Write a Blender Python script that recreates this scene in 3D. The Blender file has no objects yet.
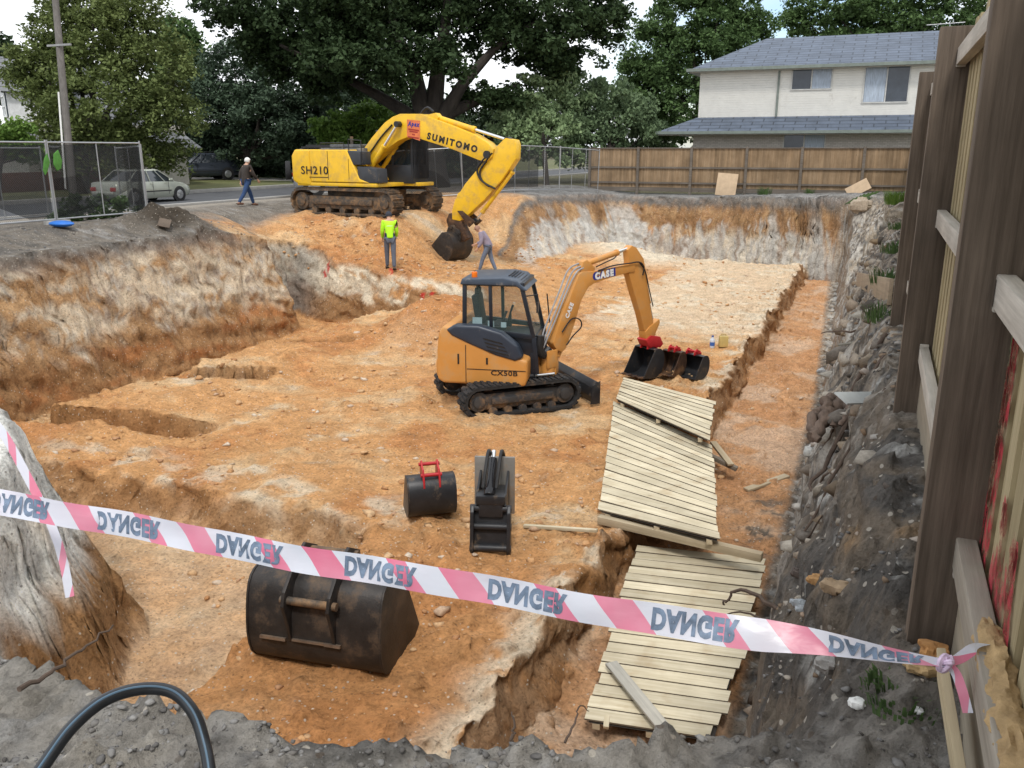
import bpy, bmesh, math, random
import numpy as np
from mathutils import Vector, Matrix
R = math.radians
random.seed(7)
rng = np.random.default_rng(7)
SC = bpy.context.scene
COL = SC.collection

# ------------------------------------------------------------------ camera numbers (site axes: +Y along the right-hand fence)
F, EYE, YAW, PIT = 858.0, 1.5, R(22.6), R(15.26)
def ray(px, py):
    x = (px-512)/F; y = -(py-384)/F
    f = math.cos(PIT)+y*math.sin(PIT); u = y*math.cos(PIT)-math.sin(PIT)
    return x*math.cos(YAW)-f*math.sin(YAW), x*math.sin(YAW)+f*math.cos(YAW), u
def at_z(px, py, z):
    X, Y, u = ray(px, py); s = (z-EYE)/u
    return Vector((X*s, Y*s, z))
def at_d(px, py, d):
    X, Y, u = ray(px, py)
    return Vector((X*d, Y*d, EYE+u*d))
def at_y(px, py, y):
    X, Y, u = ray(px, py); s = y/Y
    return Vector((X*s, y, EYE+u*s))
def on_plane(px, py, p0, yaw):
    dx, dy = math.cos(yaw), math.sin(yaw); nx, ny = -dy, dx
    X, Y, u = ray(px, py); s = (p0[0]*nx+p0[1]*ny)/(X*nx+Y*ny)
    return (X*s-p0[0])*dx+(Y*s-p0[1])*dy, EYE+u*s

# ------------------------------------------------------------------ materials
def new_mat(name):
    m = bpy.data.materials.new(name); m.use_nodes = True
    nt = m.node_tree
    return m, nt, nt.nodes, nt.links, nt.nodes['Principled BSDF']
def mixc(nt, fac, a, b, mode='MIX'):
    n = nt.nodes.new('ShaderNodeMix'); n.data_type = 'RGBA'; n.blend_type = mode
    for idx, v in ((0, fac), (6, a), (7, b)):
        if hasattr(v, 'links'): nt.links.new(v, n.inputs[idx])
        elif idx == 0: n.inputs[0].default_value = v
        else: n.inputs[idx].default_value = (*v, 1) if len(v) == 3 else v
    return n.outputs[2]
def noise(nt, scale, detail=5, rough=.6, vec=None, out='Fac'):
    n = nt.nodes.new('ShaderNodeTexNoise'); n.inputs['Scale'].default_value = scale
    n.inputs['Detail'].default_value = detail; n.inputs['Roughness'].default_value = rough
    if vec is None: vec = coord(nt)
    nt.links.new(vec, n.inputs['Vector'])
    return n.outputs[out]
def coord(nt, which='Object', scale=None):
    t = nt.nodes.new('ShaderNodeTexCoord'); o = t.outputs[which]
    if scale:
        mp = nt.nodes.new('ShaderNodeMapping'); mp.inputs['Scale'].default_value = scale
        nt.links.new(o, mp.inputs['Vector']); o = mp.outputs[0]
    return o
def ramp(nt, fac, stops, interp='LINEAR'):
    r = nt.nodes.new('ShaderNodeValToRGB'); r.color_ramp.interpolation = interp
    e = r.color_ramp.elements
    while len(e) < len(stops): e.new(.5)
    for el, (p, c) in zip(e, stops):
        el.position = p; el.color = (c, c, c, 1) if not hasattr(c, '__len__') else (*c, 1)
    nt.links.new(fac, r.inputs[0])
    return r.outputs[0]
def math_n(nt, op, a, b=0.0):
    n = nt.nodes.new('ShaderNodeMath'); n.operation = op
    for i, v in enumerate((a, b)):
        if hasattr(v, 'links'): nt.links.new(v, n.inputs[i])
        else: n.inputs[i].default_value = v
    return n.outputs[0]
def bump(nt, h, strength, dist=.02, prev=None):
    b = nt.nodes.new('ShaderNodeBump'); b.inputs['Strength'].default_value = strength
    b.inputs['Distance'].default_value = dist; nt.links.new(h, b.inputs['Height'])
    if prev is not None: nt.links.new(prev, b.inputs['Normal'])
    return b.outputs[0]
def mat(name, col, rough=.6, metal=0., var=.18, scale=5., bmp=0., bscale=40., dirt=None, damt=.5, dscale=3., stretch=None, spec=.4):
    m, nt, N, L, P = new_mat(name)
    vec = coord(nt, 'Object', stretch) if stretch else coord(nt)
    n1 = noise(nt, scale, 6, .65, vec)
    c = mixc(nt, ramp(nt, n1, [(.3, 0.), (.7, 1.)]), tuple(v*(1-var) for v in col), tuple(min(1, v*(1+var)) for v in col))
    rg = None
    if dirt:
        d = ramp(nt, noise(nt, dscale, 8, .7), [(max(0, .68-damt*.5), 0.), (.82-damt*.25, 1.)])
        d = math_n(nt, 'MULTIPLY', d, .85)
        c = mixc(nt, d, c, dirt)
        rg = math_n(nt, 'ADD', math_n(nt, 'MULTIPLY', d, .9-rough), rough)
    L.new(c, P.inputs['Base Color'])
    P.inputs['Roughness'].default_value = rough; P.inputs['Metallic'].default_value = metal
    P.inputs['Specular IOR Level'].default_value = spec
    if rg is not None: L.new(rg, P.inputs['Roughness'])
    if bmp: L.new(bump(nt, noise(nt, bscale, 6, .65, vec), bmp, .01), P.inputs['Normal'])
    return m
def wood(name, a, b, axis=0, grain=60., bmp=.35, rough=.8, stain=None):
    """weathered timber, grain along a local axis"""
    m, nt, N, L, P = new_mat(name)
    s = [grain]*3; s[axis] = grain*.04
    v = coord(nt, 'Object', s)
    n = noise(nt, 1., 6, .7, v); big = noise(nt, 1.3, 4, .6)
    c = mixc(nt, ramp(nt, n, [(.32, 0.), (.68, 1.)]), a, b)
    c = mixc(nt, ramp(nt, big, [(.35, 0.), (.7, .55)]), c, tuple(.62*x for x in a))
    k = nt.nodes.new('ShaderNodeTexVoronoi'); k.inputs['Scale'].default_value = 1.
    s2 = [3.]*3; s2[axis] = 1.1
    L.new(coord(nt, 'Object', s2), k.inputs['Vector'])
    c = mixc(nt, ramp(nt, k.outputs['Distance'], [(.02, .8), (.06, 0.)]), c, (.03, .02, .013))
    if stain:
        c = mixc(nt, ramp(nt, noise(nt, 3.2, 3, .5), [(.56, 0.), (.70, .6)]), c, stain)
    # each board its own tone
    g = N.new('ShaderNodeNewGeometry')
    c = mixc(nt, .9, c, ramp(nt, g.outputs['Random Per Island'], [(0., .72), (1., 1.12)]), 'MULTIPLY')
    L.new(c, P.inputs['Base Color']); P.inputs['Roughness'].default_value = rough
    P.inputs['Specular IOR Level'].default_value = .25
    L.new(bump(nt, n, bmp, .004), P.inputs['Normal'])
    return m
def glass(name, col=(.02, .03, .035), a=.6):
    m, nt, N, L, P = new_mat(name)
    P.inputs['Base Color'].default_value = (*col, 1); P.inputs['Roughness'].default_value = .05
    P.inputs['Alpha'].default_value = a
    return m
def leaf_mat(name, a, b, trans=.25):
    m, nt, N, L, P = new_mat(name)
    g = N.new('ShaderNodeNewGeometry')
    c = mixc(nt, g.outputs['Random Per Island'], a, b)
    c = mixc(nt, ramp(nt, noise(nt, .6, 3, .6), [(.35, 0.), (.65, 1.)]), c, mixc(nt, .5, c, tuple(min(1, x*1.5) for x in b)))
    L.new(c, P.inputs['Base Color']); P.inputs['Roughness'].default_value = .6
    P.inputs['Specular IOR Level'].default_value = .12
    t = N.new('ShaderNodeBsdfTranslucent'); L.new(c, t.inputs['Color'])
    mx = N.new('ShaderNodeMixShader'); mx.inputs[0].default_value = trans
    L.new(P.outputs[0], mx.inputs[1]); L.new(t.outputs[0], mx.inputs[2])
    L.new(mx.outputs[0], N['Material Output'].inputs['Surface'])
    return m
def mesh_mat(name, col, pitch, wire, rough=.5, metal=.6):
    """chain-link: real wires drawn as a woven diamond pattern with open holes (object x / z)"""
    m, nt, N, L, P = new_mat(name)
    P.inputs['Base Color'].default_value = (*col, 1); P.inputs['Roughness'].default_value = rough; P.inputs['Metallic'].default_value = metal
    s = N.new('ShaderNodeSeparateXYZ'); L.new(coord(nt), s.inputs[0])
    al = None
    for sg in ('ADD', 'SUBTRACT'):
        v = math_n(nt, 'DIVIDE', math_n(nt, sg, s.outputs[0], s.outputs[2]), pitch)
        v = math_n(nt, 'ABSOLUTE', math_n(nt, 'SUBTRACT', math_n(nt, 'FRACT', math_n(nt, 'ADD', v, 500.)), .5))
        v = math_n(nt, 'LESS_THAN', v, wire*.5)
        al = v if al is None else math_n(nt, 'MAXIMUM', al, v)
    L.new(al, P.inputs['Alpha'])
    return m

# ------------------------------------------------------------------ mesh builder
class MB:
    def __init__(s): s.bm = bmesh.new()
    def vs(s, pts): return [s.bm.verts.new(p) for p in pts]
    def face(s, vs):
        try: return s.bm.faces.new(vs)
        except ValueError: return None
    def poly(s, pts): s.face(s.vs(pts)); return s
    def box(s, c, size, M=None, yaw=0.):
        hx, hy, hz = (v/2 for v in size); c = Vector(c)
        Rm = M if M is not None else Matrix.Rotation(yaw, 3, 'Z')
        v = s.vs([c+Rm @ Vector((x*hx, y*hy, z*hz)) for x in (-1, 1) for y in (-1, 1) for z in (-1, 1)])
        for q in ((0, 1, 3, 2), (4, 6, 7, 5), (0, 4, 5, 1), (2, 3, 7, 6), (0, 2, 6, 4), (1, 5, 7, 3)): s.face([v[i] for i in q])
        return s
    def beam(s, a, b, w, h, up=(0, 0, 1)):
        a, b = Vector(a), Vector(b); d = b-a; L = d.length; x = d.normalized()
        y = Vector(up).cross(x)
        if y.length < 1e-4: y = Vector((0, 1, 0)).cross(x)
        y.normalize(); z = x.cross(y)
        return s.box((a+b)/2, (L, w, h), Matrix((x, y, z)).transposed())
    def tube(s, pts, r, n=8, cap=True):
        pts = [Vector(p) for p in pts]; rs = r if hasattr(r, '__len__') else [r]*len(pts)
        rings = []; ref = Vector((0, 0, 1))
        for i, p in enumerate(pts):
            t = (pts[min(i+1, len(pts)-1)]-pts[max(i-1, 0)]).normalized()
            u = t.cross(ref)
            if u.length < .1: u = t.cross(Vector((0, 1, 0)) if i == 0 else Vector((1, .3, 0)))
            u.normalize(); w = u.cross(t); ref = w
            rings.append(s.vs([p+(u*math.cos(k*2*math.pi/n)+w*math.sin(k*2*math.pi/n))*rs[i] for k in range(n)]))
        for a, b in zip(rings, rings[1:]):
            for k in range(n): s.face([a[k], a[(k+1) % n], b[(k+1) % n], b[k]])
        if cap: s.face(rings[0][::-1]); s.face(rings[-1])
        return s
    def cyl(s, a, b, r, n=16, r2=None): return s.tube([a, b], [r, r if r2 is None else r2], n)
    def prism(s, poly, o, d, t, off=0.):
        """outline (a, z) in the vertical plane through o along unit xy d, extruded t across it"""
        o = Vector((o[0], o[1], 0)); d = Vector((d[0], d[1], 0)); n = Vector((-d.y, d.x, 0))
        A = s.vs([o+d*a+Vector((0, 0, z))+n*(off-t/2) for a, z in poly])
        B = s.vs([o+d*a+Vector((0, 0, z))+n*(off+t/2) for a, z in poly])
        s.face(A); s.face(B[::-1]); k = len(poly)
        for i in range(k): s.face([A[i], B[i], B[(i+1) % k], A[(i+1) % k]])
        return s
    def ball(s, c, r, seg=12, rings=8, sc=(1, 1, 1)):
        c = Vector(c); rows = []
        for i in range(rings+1):
            th = math.pi*i/rings
            if i in (0, rings): rows.append(s.vs([c+Vector((0, 0, r*math.cos(th)*sc[2]))])*seg)
            else: rows.append(s.vs([c+Vector((r*math.sin(th)*math.cos(2*math.pi*k/seg)*sc[0], r*math.sin(th)*math.sin(2*math.pi*k/seg)*sc[1], r*math.cos(th)*sc[2])) for k in range(seg)]))
        for a, b in zip(rows, rows[1:]):
            for k in range(seg):
                q = []
                for v in (a[k], b[k], b[(k+1) % seg], a[(k+1) % seg]):
                    if v not in q: q.append(v)
                if len(q) > 2: s.face(q)
        return s
    def xf(s, M): bmesh.ops.transform(s.bm, matrix=M, verts=s.bm.verts); return s
    def build(s, name, m, parent=None, bevel=0., smooth=True, angle=35, seg=2):
        bm = s.bm
        bmesh.ops.recalc_face_normals(bm, faces=bm.faces)
        if bevel:
            ed = [e for e in bm.edges if len(e.link_faces) == 2 and e.calc_face_angle(0) > R(25)]
            bmesh.ops.bevel(bm, geom=ed, offset=bevel, segments=seg, affect='EDGES', profile=.6, clamp_overlap=True)
        me = bpy.data.meshes.new(name); bm.to_mesh(me); bm.free()
        return link(name, me, m, parent, smooth, angle)
def link(name, me, m, parent=None, smooth=False, angle=35):
    if m is not None: me.materials.append(m)
    if smooth:
        me.polygons.foreach_set('use_smooth', [True]*len(me.polygons)); me.set_sharp_from_angle(angle=R(angle))
    o = bpy.data.objects.new(name, me); COL.objects.link(o)
    if parent is not None: o.parent = parent
    return o
def tag(o, label=None, cat=None, group=None, kind=None):
    if label: o['label'] = label
    if cat: o['category'] = cat
    if group: o['group'] = group
    if kind: o['kind'] = kind
    return o
def thing(name, label, cat, loc=(0, 0, 0), yaw=0., group=None):
    o = bpy.data.objects.new(name, None); COL.objects.link(o); o.empty_display_size = .2
    o.location = loc; o.rotation_euler = (0, 0, yaw)
    return tag(o, label, cat, group)
def raw_mesh(name, verts, faces, m, parent=None, smooth=False):
    """big numpy mesh; faces is (n, k)"""
    verts = np.asarray(verts, np.float32); faces = np.asarray(faces, np.int32)
    me = bpy.data.meshes.new(name); n, k = faces.shape
    me.vertices.add(len(verts)); me.vertices.foreach_set('co', verts.ravel())
    me.loops.add(n*k); me.loops.foreach_set('vertex_index', faces.ravel())
    me.polygons.add(n); me.polygons.foreach_set('loop_start', np.arange(0, n*k, k, dtype=np.int32))
    me.update(calc_edges=True)
    if m is not None: me.materials.append(m)
    if smooth: me.polygons.foreach_set('use_smooth', [True]*n)
    o = bpy.data.objects.new(name, me); COL.objects.link(o)
    if parent is not None: o.parent = parent
    return o
def text(name, s, size, m, parent, M, bold=.0, sx=1., extrude=.002, shear=0.):
    cu = bpy.data.curves.new(name, 'FONT'); cu.body = s; cu.size = size; cu.align_x = 'CENTER'; cu.align_y = 'CENTER'
    cu.extrude = extrude; cu.offset = bold; cu.resolution_u = 3; cu.shear = shear; cu.space_character = 1+bold*28
    o = bpy.data.objects.new(name, cu); COL.objects.link(o)
    bpy.context.view_layer.update()
    me = bpy.data.meshes.new_from_object(o.evaluated_get(bpy.context.evaluated_depsgraph_get()))
    bpy.data.objects.remove(o); me.name = name
    me.transform(Matrix.Diagonal((sx, 1, 1, 1)))
    if M is not None: me.transform(M)
    if m is None: return me
    me.materials.clear()
    return link(name, me, m, parent)
def frame_m(o, x, y):
    x, y = Vector(x).normalized(), Vector(y).normalized(); z = x.cross(y)
    return Matrix(((x.x, y.x, z.x, o[0]), (x.y, y.y, z.y, o[1]), (x.z, y.z, z.z, o[2]), (0, 0, 0, 1)))

# ------------------------------------------------------------------ noise on numpy arrays
def _h(ix, iy, seed):
    n = (ix.astype(np.int64)*374761393+iy.astype(np.int64)*668265263+seed*1442695041) & 0xffffffff
    n = ((n ^ (n >> 13))*1274126177) & 0xffffffff
    n = ((n ^ (n >> 16))*2246822519) & 0xffffffff
    return ((n ^ (n >> 15)) & 0xffff)/65535.
def vn(x, y, seed=0):
    ix, iy = np.floor(x), np.floor(y); fx, fy = x-ix, y-iy
    fx = fx*fx*fx*(fx*(fx*6-15)+10); fy = fy*fy*fy*(fy*(fy*6-15)+10)
    a, b, c, d = _h(ix, iy, seed), _h(ix+1, iy, seed), _h(ix, iy+1, seed), _h(ix+1, iy+1, seed)
    return (a*(1-fx)+b*fx)*(1-fy)+(c*(1-fx)+d*fx)*fy
def fbm(x, y, sc, octv=4, seed=0, gain=.5):
    t = 0; amp = 1.; tot = 0; f = sc
    for k in range(octv):
        ca, sa = math.cos(k*.9+.3), math.sin(k*.9+.3)
        t = t+amp*vn((x*ca-y*sa)*f+17.3*k, (x*sa+y*ca)*f-9.1*k, seed+k*31); tot += amp; amp *= gain; f *= 2.03
    return t/tot*2-1
def ss(a, b, x):
    t = np.clip((x-a)/(b-a), 0, 1); return t*t*(3-2*t)
def poly_sd(x, y, P):
    d2 = np.full(x.shape, 1e9); ins = np.zeros(x.shape, bool)
    for (x0, y0), (x1, y1) in zip(P, P[1:]+P[:1]):
        ex, ey = x1-x0, y1-y0; t = np.clip(((x-x0)*ex+(y-y0)*ey)/(ex*ex+ey*ey), 0, 1)
        d2 = np.minimum(d2, (x-x0-t*ex)**2+(y-y0-t*ey)**2)
        cr = ((y0 > y) != (y1 > y)); 
        with np.errstate(divide='ignore', invalid='ignore'):
            ins ^= cr & (x < (x1-x0)*(y-y0)/(y1-y0+1e-12)+x0)
    return np.where(ins, 1, -1)*np.sqrt(d2)
# ------------------------------------------------------------------ terrain
PIT_P = [(-.45, 1.95), (-.44, 8), (-.46, 20), (-1.05, 41), (-11.7, 41.2), (-12.7, 36), (-12.5, 30.5), (-11.0, 27.6), (-11.2, 23.9), (-14, 23.75), (-18.3, 24.1),
         (-18.4, 22.1), (-16.6, 21.7), (-16.3, 12), (-16.1, 6.6), (-9.2, 6.4), (-7.65, 6.1), (-6.9, 5.3), (-6.2, 2.5), (-3.6, 1.85), (-2.4, 1.72), (-1.2, 1.68)]
def x_fence(y): return .22+.0262*np.clip(y-8.2, 0, 36)
def x_edge(y): return -.65-.57*np.clip((y-20)/21, 0, 1)
def terrain(x, y, want_col=False):
    x = np.asarray(x, float); y = np.asarray(y, float)
    n1 = fbm(x, y, .45, 4, 3); n2 = fbm(x, y, 1.7, 4, 11); n3 = fbm(x, y, 6., 4, 23); n4 = fbm(x, y, 16., 3, 41)
    # ground as it was before digging
    O = np.interp(x, [-80, -31, -24.5, -19, -8, -2, 0], [-.56, -.56, -.56, -.3, -.3, -.06, 0])
    O = O-.35*ss(18, 42, y)*ss(-15, -11, x)
    O = O-.34*ss(-18.2, -17.0, x)*ss(3, 8, y)*(1-ss(-14, -12, x))*(1-ss(24, 26, y))
    O = O-.7*ss(18.5, 23.2, y)*ss(-20.5, -18, x)*(1-ss(-14, -12, x))*(1-ss(24, 26, y))
    O = O-1.05*ss(-10.2, -7.0, x)*ss(3.2, 4.6, y)*(1-ss(7.5, 9, y))*(1-ss(-6., -5, x))
    L0 = np.interp(x, [-21, -18.5, -15.5, -12, -10.5], [-.9, -1.5, -2.15, -2.5, -2.9])
    xb = n1*.35
    up = ss(24.2, 26.9, y+n2*.3)*(1-ss(-15.6, -13.7, x+xb)*(1-ss(30., 33.5, y)))
    T = -.73*(1-ss(30, 34, y))+O*ss(30, 34, y)
    wz = ss(22.3, 23.6, y)*ss(-22.5, -20, x)*(1-ss(33, 36, y))
    led = L0+(T-L0)*up+n2*.1
    O = O*(1-wz)+led*wz
    O = O+.0*x
    q = (x-x_edge(y))*1.1/(x_fence(y)-x_edge(y))
    qn = q+n2*.07
    bank = np.interp(qn, [-.4, .1, .3, .48, .66, .85, 1.08, 1.2], [-2.4, -2.1, -1.65, -1.15, -.85, -.42, -.04, 0])-.25*ss(20, 42, y)
    wb = ss(-1.6, -1.2, q)*ss(1.9, 2.9, y+n2*.12)*(1-ss(39.5, 41.5, y))
    O = O*(1-wb)+np.minimum(O, bank)*wb
    # excavated floor
    I = -3.2+.10*n1+.05*n2
    I = I-.65*ss(-2.62, -2.42, x+n2*.14+n1*.05)
    left = ss(-13.35, -13.75, x+n1*.5+n2*.12)
    I = I-.75*left*ss(5.5, 6.5, y)
    g1 = ss(.42, .28, np.abs(y-13.6-.45*(x+13)+n2*.12))*ss(-11.2, -12.0, x+n2*.2); g2 = ss(.5, .3, np.abs(y-10.3-.3*(x+13)+n2*.15))*ss(-10.2, -11.2, x)
    g3 = ss(.5, .3, np.abs(y-17.2-.6*(x+13)+n2*.15))*ss(-11.4, -12.2, x)
    I = I-.55*np.maximum(np.maximum(g1, g2), g3*.6)*(1-left)+.18*ss(-10.5, -12.2, x)*ss(8.8, 9.6, y)*ss(19, 16, y)*(1-left)
    low = ss(8.95, 8.5, y+n2*.22+n1*.3)*ss(-5.35, -5.75, x+n2*.2)
    I = I-.55*low
    I = I-.6*ss(38.4, 38.7, y+n2*.2)
    heap = 1.15*np.exp(-(((x+10.0)/1.5)**2+((y-19.4)/1.5)**2))+.45*np.exp(-(((x+8.6)/.9)**2+((y-20.6)/1.1)**2))
    heap2 = .32*np.exp(-(((x+4.9)/1.0)**2+((y-6.9)/.7)**2))+.5*np.exp(-(((x+9.2)/1.8)**2+((y-36.6)/1.6)**2))
    ramp_ = .55*ss(25, 29, y)*ss(-8.6, -11, x)
    I = I+heap+heap2*.8+ramp_+.28*ss(-3.3, -2.7, x)*ss(21, 24, y)*0
    I = I+.12*np.exp(-((x+2.75)/.18)**2)*np.clip(n2*1.8, 0, 1)
    I = I-.05*np.clip(np.sin((x*.5+y*.87)*5.2+n1*3), .3, 1)*ss(-.1, .3, n1)        # track ruts
    sd = poly_sd(x, y, PIT_P)
    w = .48-.20*ss(3.2, 2.6, y)*ss(-5.5, -4.5, x)+.42*ss(-14.5, -15.5, x)+1.2*ss(-9.2, -10.8, x)*ss(25.2, 27.5, y)-.17*ss(-1.9, -1.2, x)+.35*ss(-6.3, -7, x)*ss(9, 7, y)
    sdn = sd+(n1*.16+n2*.13+n3*.05)*np.where(x > -2, .5, 1.)
    t = np.clip((sdn+w*.5)/w, 0, 1); t = t*t*(3-2*t)*.25+t*.75
    # broken, lumpy top ground
    near = ss(6, 3, y)*ss(-6, -4, x)
    rough_out = (n2*.05+n3*.032+n4*.018)*(.6+.7*near)+(np.abs(n3)*.03*near)+ss(9, 5, y)*ss(-5, -4, x)*(fbm(x, y, 34., 3, 61)*.013+np.maximum(0, fbm(x, y, 7.5, 3, 63)-.12)*.065+np.maximum(0, fbm(x, y, 15., 2, 65)-.15)*.045)+.42*np.exp(-(((x+17.75)/.55)**2+((y-18.2)/1.1)**2))*(1+n2)
    bankr = wb*ss(-.3, .1, q)*ss(1.25, .9, q)
    O2 = O+rough_out*np.where(x < -21, .25, 1.)*np.where(x > .42, .2, 1.)+bankr*(np.abs(n2)*.20+np.abs(n3)*.13+n4*.035)
    n5 = fbm(x, y, 3.2, 3, 57); cl_ = np.maximum(0, n5-.12)*.16*ss(-.2, .2, n1+n2)+np.maximum(0, n3-.15)*.05
    z = O2*(1-t)+(I+n3*.03+n4*.02+cl_)*t
    if not want_col: return z
    # ---------------- colour of the earth itself: topsoil, orange clay, white clay, iron-red clay
    orange = np.array([.535, .29, .125]); deep = np.array([.41, .165, .058]); white = np.array([.65, .56, .425]); brown = np.array([.30, .165, .075])
    grey = np.array([.215, .212, .205]); dark = np.array([.105, .100, .094]); cream = np.array([.59, .405, .225]); bluew = np.array([.55, .54, .505])
    C = np.tile(orange, x.shape+(1,)).astype(float)
    def put(c, m):
        nonlocal C
        m = np.clip(m, 0, 1)[..., None]; C = C*(1-m)+c*m
    xz, yz = x+1.1*z, y+.8*z; a1 = fbm(xz, yz, .8, 5, 77); a2 = fbm(xz, yz, 2.6, 5, 83); a3 = fbm(xz, yz, 9., 4, 91)
    put(cream, ss(.0, .4, a1+a2*.35)*.75); put(deep, ss(.12, .45, -a1+a2*.4-.05)*.55); put(brown, ss(.25, .5, a2*.7+a3*.5)*.4)
    put(white, ss(.3, .52, a2*.65+a1*.35+a3*.2)*.55)
    put(deep, np.clip(heap*1.8, 0, .75)*(.7+.3*a2)); put(white, np.exp(-(((x+9.2)/2.4)**2+((y-36.8)/1.9)**2))*1.4)
    plat = ss(21, 24, y)*ss(-7.6, -6.8, x+a2)*ss(-2.3, -2.7, x)
    put(np.array([.64, .52, .37]), plat*.75); put(white, plat*ss(.1, .4, a2+a1*.5)*.6)
    nz = ss(-5.9, -5.3, x)*ss(-2.55, -2.9, x)*ss(9.6, 8.2, y+a1)
    put(np.array([.47, .22, .085]), nz*(.62+.35*a2)); put(np.array([.54, .30, .155]), ss(-2.75, -2.4, x)*ss(-.2, -.5, x)*ss(2, 4, y)*.8); put(np.array([.60, .44, .29]), low*(.55+.4*a2))
    put(np.array([.60, .43, .30]), ss(-2.75, -2.4, x)*ss(-.1, .35, -a1+.6*a2)*ss(2, 4, y)*.75); put(deep, ss(-2.75, -2.4, x)*ss(.05, .4, a1+a2*.3)*.35)
    put(np.array([.17, .14, .11]), ss(-2.6, -2.2, x)*ss(.1, .35, a2*.6+a3*.4)*np.exp(-((y-12.3)/1.3)**2)*ss(-1.7, -1.2, x)*1.2)
    # white chalk along the trench edge
    put(white, np.exp(-((x+2.72+.1*a2)/.26)**2)*ss(-.15, .25, a2+.25*ss(10, 6, y))*.85)
    put(np.array([.30, .27, .22]), np.exp(-((x+2.85)/.7)**2)*np.exp(-((y-13.)/.6)**2)*0)
    put(white, ss(8.6, 9.1, y)*ss(10.2, 9.2, y)*ss(-13, -11, x)*ss(-4.6, -5.6, x)*ss(-.05, .3, a2+.2*a1)*.75)
    # walls
    dd = O-z; wall = ss(.02, .1, t)*ss(.995, .93, t)
    hgt = np.clip((z-I)/(O-I-.001), 0, 1)
    band = lambda a, b, s=.12: ss(a-s, a+s, hgt+a2*.16+a1*.14)*ss(b+s, b-s, hgt+a2*.16-a1*.1)
    stri = fbm(x*1.0, y*1.0+z*.2, 3.3, 4, 131)
    lw = wall*ss(-14.4, -15.4, x)
    fine = fbm(y*.55, z*1.7, 2.2, 5, 301); fin2 = fbm(y*1.0, z*1.5, 5.0, 4, 311)
    put(np.array([.46, .285, .145]), lw*.9); put(brown*1.15, lw*ss(.42, .22, hgt+fine*.12)*.85); put(deep*.95, lw*ss(.05, .4, fine-.2*a1+.1*fin2)*.75)
    put(np.array([.36, .27, .19]), lw*ss(.9, .98, hgt+.06*fine)*.85)
    wm_ = band(.36, .90, .07)*ss(-.30+.28*ss(16, 9, y), -.02+.28*ss(16, 9, y), fine*.8+fin2*.35+a2*.2)
    put(white, lw*wm_*.9); put(bluew, lw*wm_*ss(.1, .35, fin2)*.6); put(brown*.9, lw*ss(.25, .45, fin2-.3*fine)*.55); put(np.array([.66, .53, .37]), lw*band(.3, .95, .1)*ss(.1, .35, fine-.4*a1)*.6)
    bw = wall*ss(28, 32, y)*ss(-.2, -.7, x)
    fx_ = fbm(x*1.2+y*.6, z*1.3, 2.6, 5, 321); fx2 = fbm(x*2+y, z*.5, 3.4, 4, 331)
    put(np.array([.33, .19, .095]), bw*ss(.42, .56, hgt)*.95); put(bluew*.92, bw*ss(.56, .46, hgt+fx_*.3)*.9); put(np.array([.42, .27, .14]), bw*ss(.0, .3, fx_)*ss(.4, .55, hgt)*.7); put(brown*.75, bw*ss(.15, .4, fx2)*.55); put(white, bw*ss(.12, .35, -fx2+.4*fx_)*ss(.62, .5, hgt)*.6)
    strk = ss(.12, .35, fbm(x*1.3+y*1.3, x*0, 1.0, 3, 151)+.15*a2)
    put(bluew*.9, bw*strk*ss(.9, .7, hgt)*.75); put(brown*.55, bw*ss(.2, .4, fbm(x*1.1+y, x*0+4, 1.6, 3, 161))*ss(.4, .6, hgt)*.5)
    put(np.array([.14, .12, .10]), bw*ss(.80, .92, hgt+fx2*.12)*.85)
    lg = wall*ss(22.9, 23.3, y)*ss(25, 24.6, y)
    put(white, lg*band(.45, .97)*ss(-.3, 0, a2+.1)); put(brown*.95, lg*ss(.5, .4, hgt+a2*.15)*.9); put(grey*.8, wall*np.exp(-((x+18.)/.9)**2)*ss(21.6, 22.2, y)*ss(26, 24, y)*.7)
    sp = ss(8.2, 7., y)*ss(-5.6, -6.3, x)*ss(2.7, 3.6, y)*ss(-15, -13, x)
    put(np.array([.84, .83, .77]), sp*ss(.30, .5, hgt+a2*.12)*ss(.05, .0, t-.97)); put(cream, sp*ss(.3, .45, hgt)*ss(.15, .4, a1+.4*a2)*.5); put(np.array([.36, .2, .09]), sp*wall*ss(.5, .38, hgt+a2*.12))
    put(grey*.9, sp*ss(.25, .45, a2+a3*.4)*ss(.75, .95, hgt)*.6)
    pe = ss(.08, .2, np.abs(z-I-0)*0+ss(-2.42, -2.52, x)*ss(-2.66, -2.56, x))
    # ground that was never dug: topsoil
    outm = ss(.12, .0, t)
    soil = outm*(1-wz*ss(-20.8, -19.5, x)*ss(23.2, 24.5, y)*.96)
    soil = soil*(1-sp*.85)*(1-.9*ss(18.6, 20.6, y+a2*1.2+a1)*ss(-20.2, -18.6, x+a2)*ss(30, 24, y)*ss(-10, -12, x))
    put(grey, soil); put(np.array([.285, .268, .24]), soil*ss(3.2, 2., y)); put(np.array([.185, .16, .13]), soil*ss(-15.5, -16.5, x)*.85); put(np.array([.30, .27, .22]), soil*ss(.05, .4, a1+.5*a2)*ss(3.2, 2., y)*.6); put(dark, soil*ss(.05, .45, a2+a3*.5)*.65); put(grey*1.55, soil*ss(.15, .45, a3*.6-a2*.5)*.55)
    edge = wall*ss(.8, .95, hgt+a2*.06)*(1-sp)*np.where((y > 23) & (y < 30), 0, 1)
    put(grey*.75, edge*np.where(x < -14.5, .6, .9))
    rb = wb*ss(-.25, -.05, q)
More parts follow.
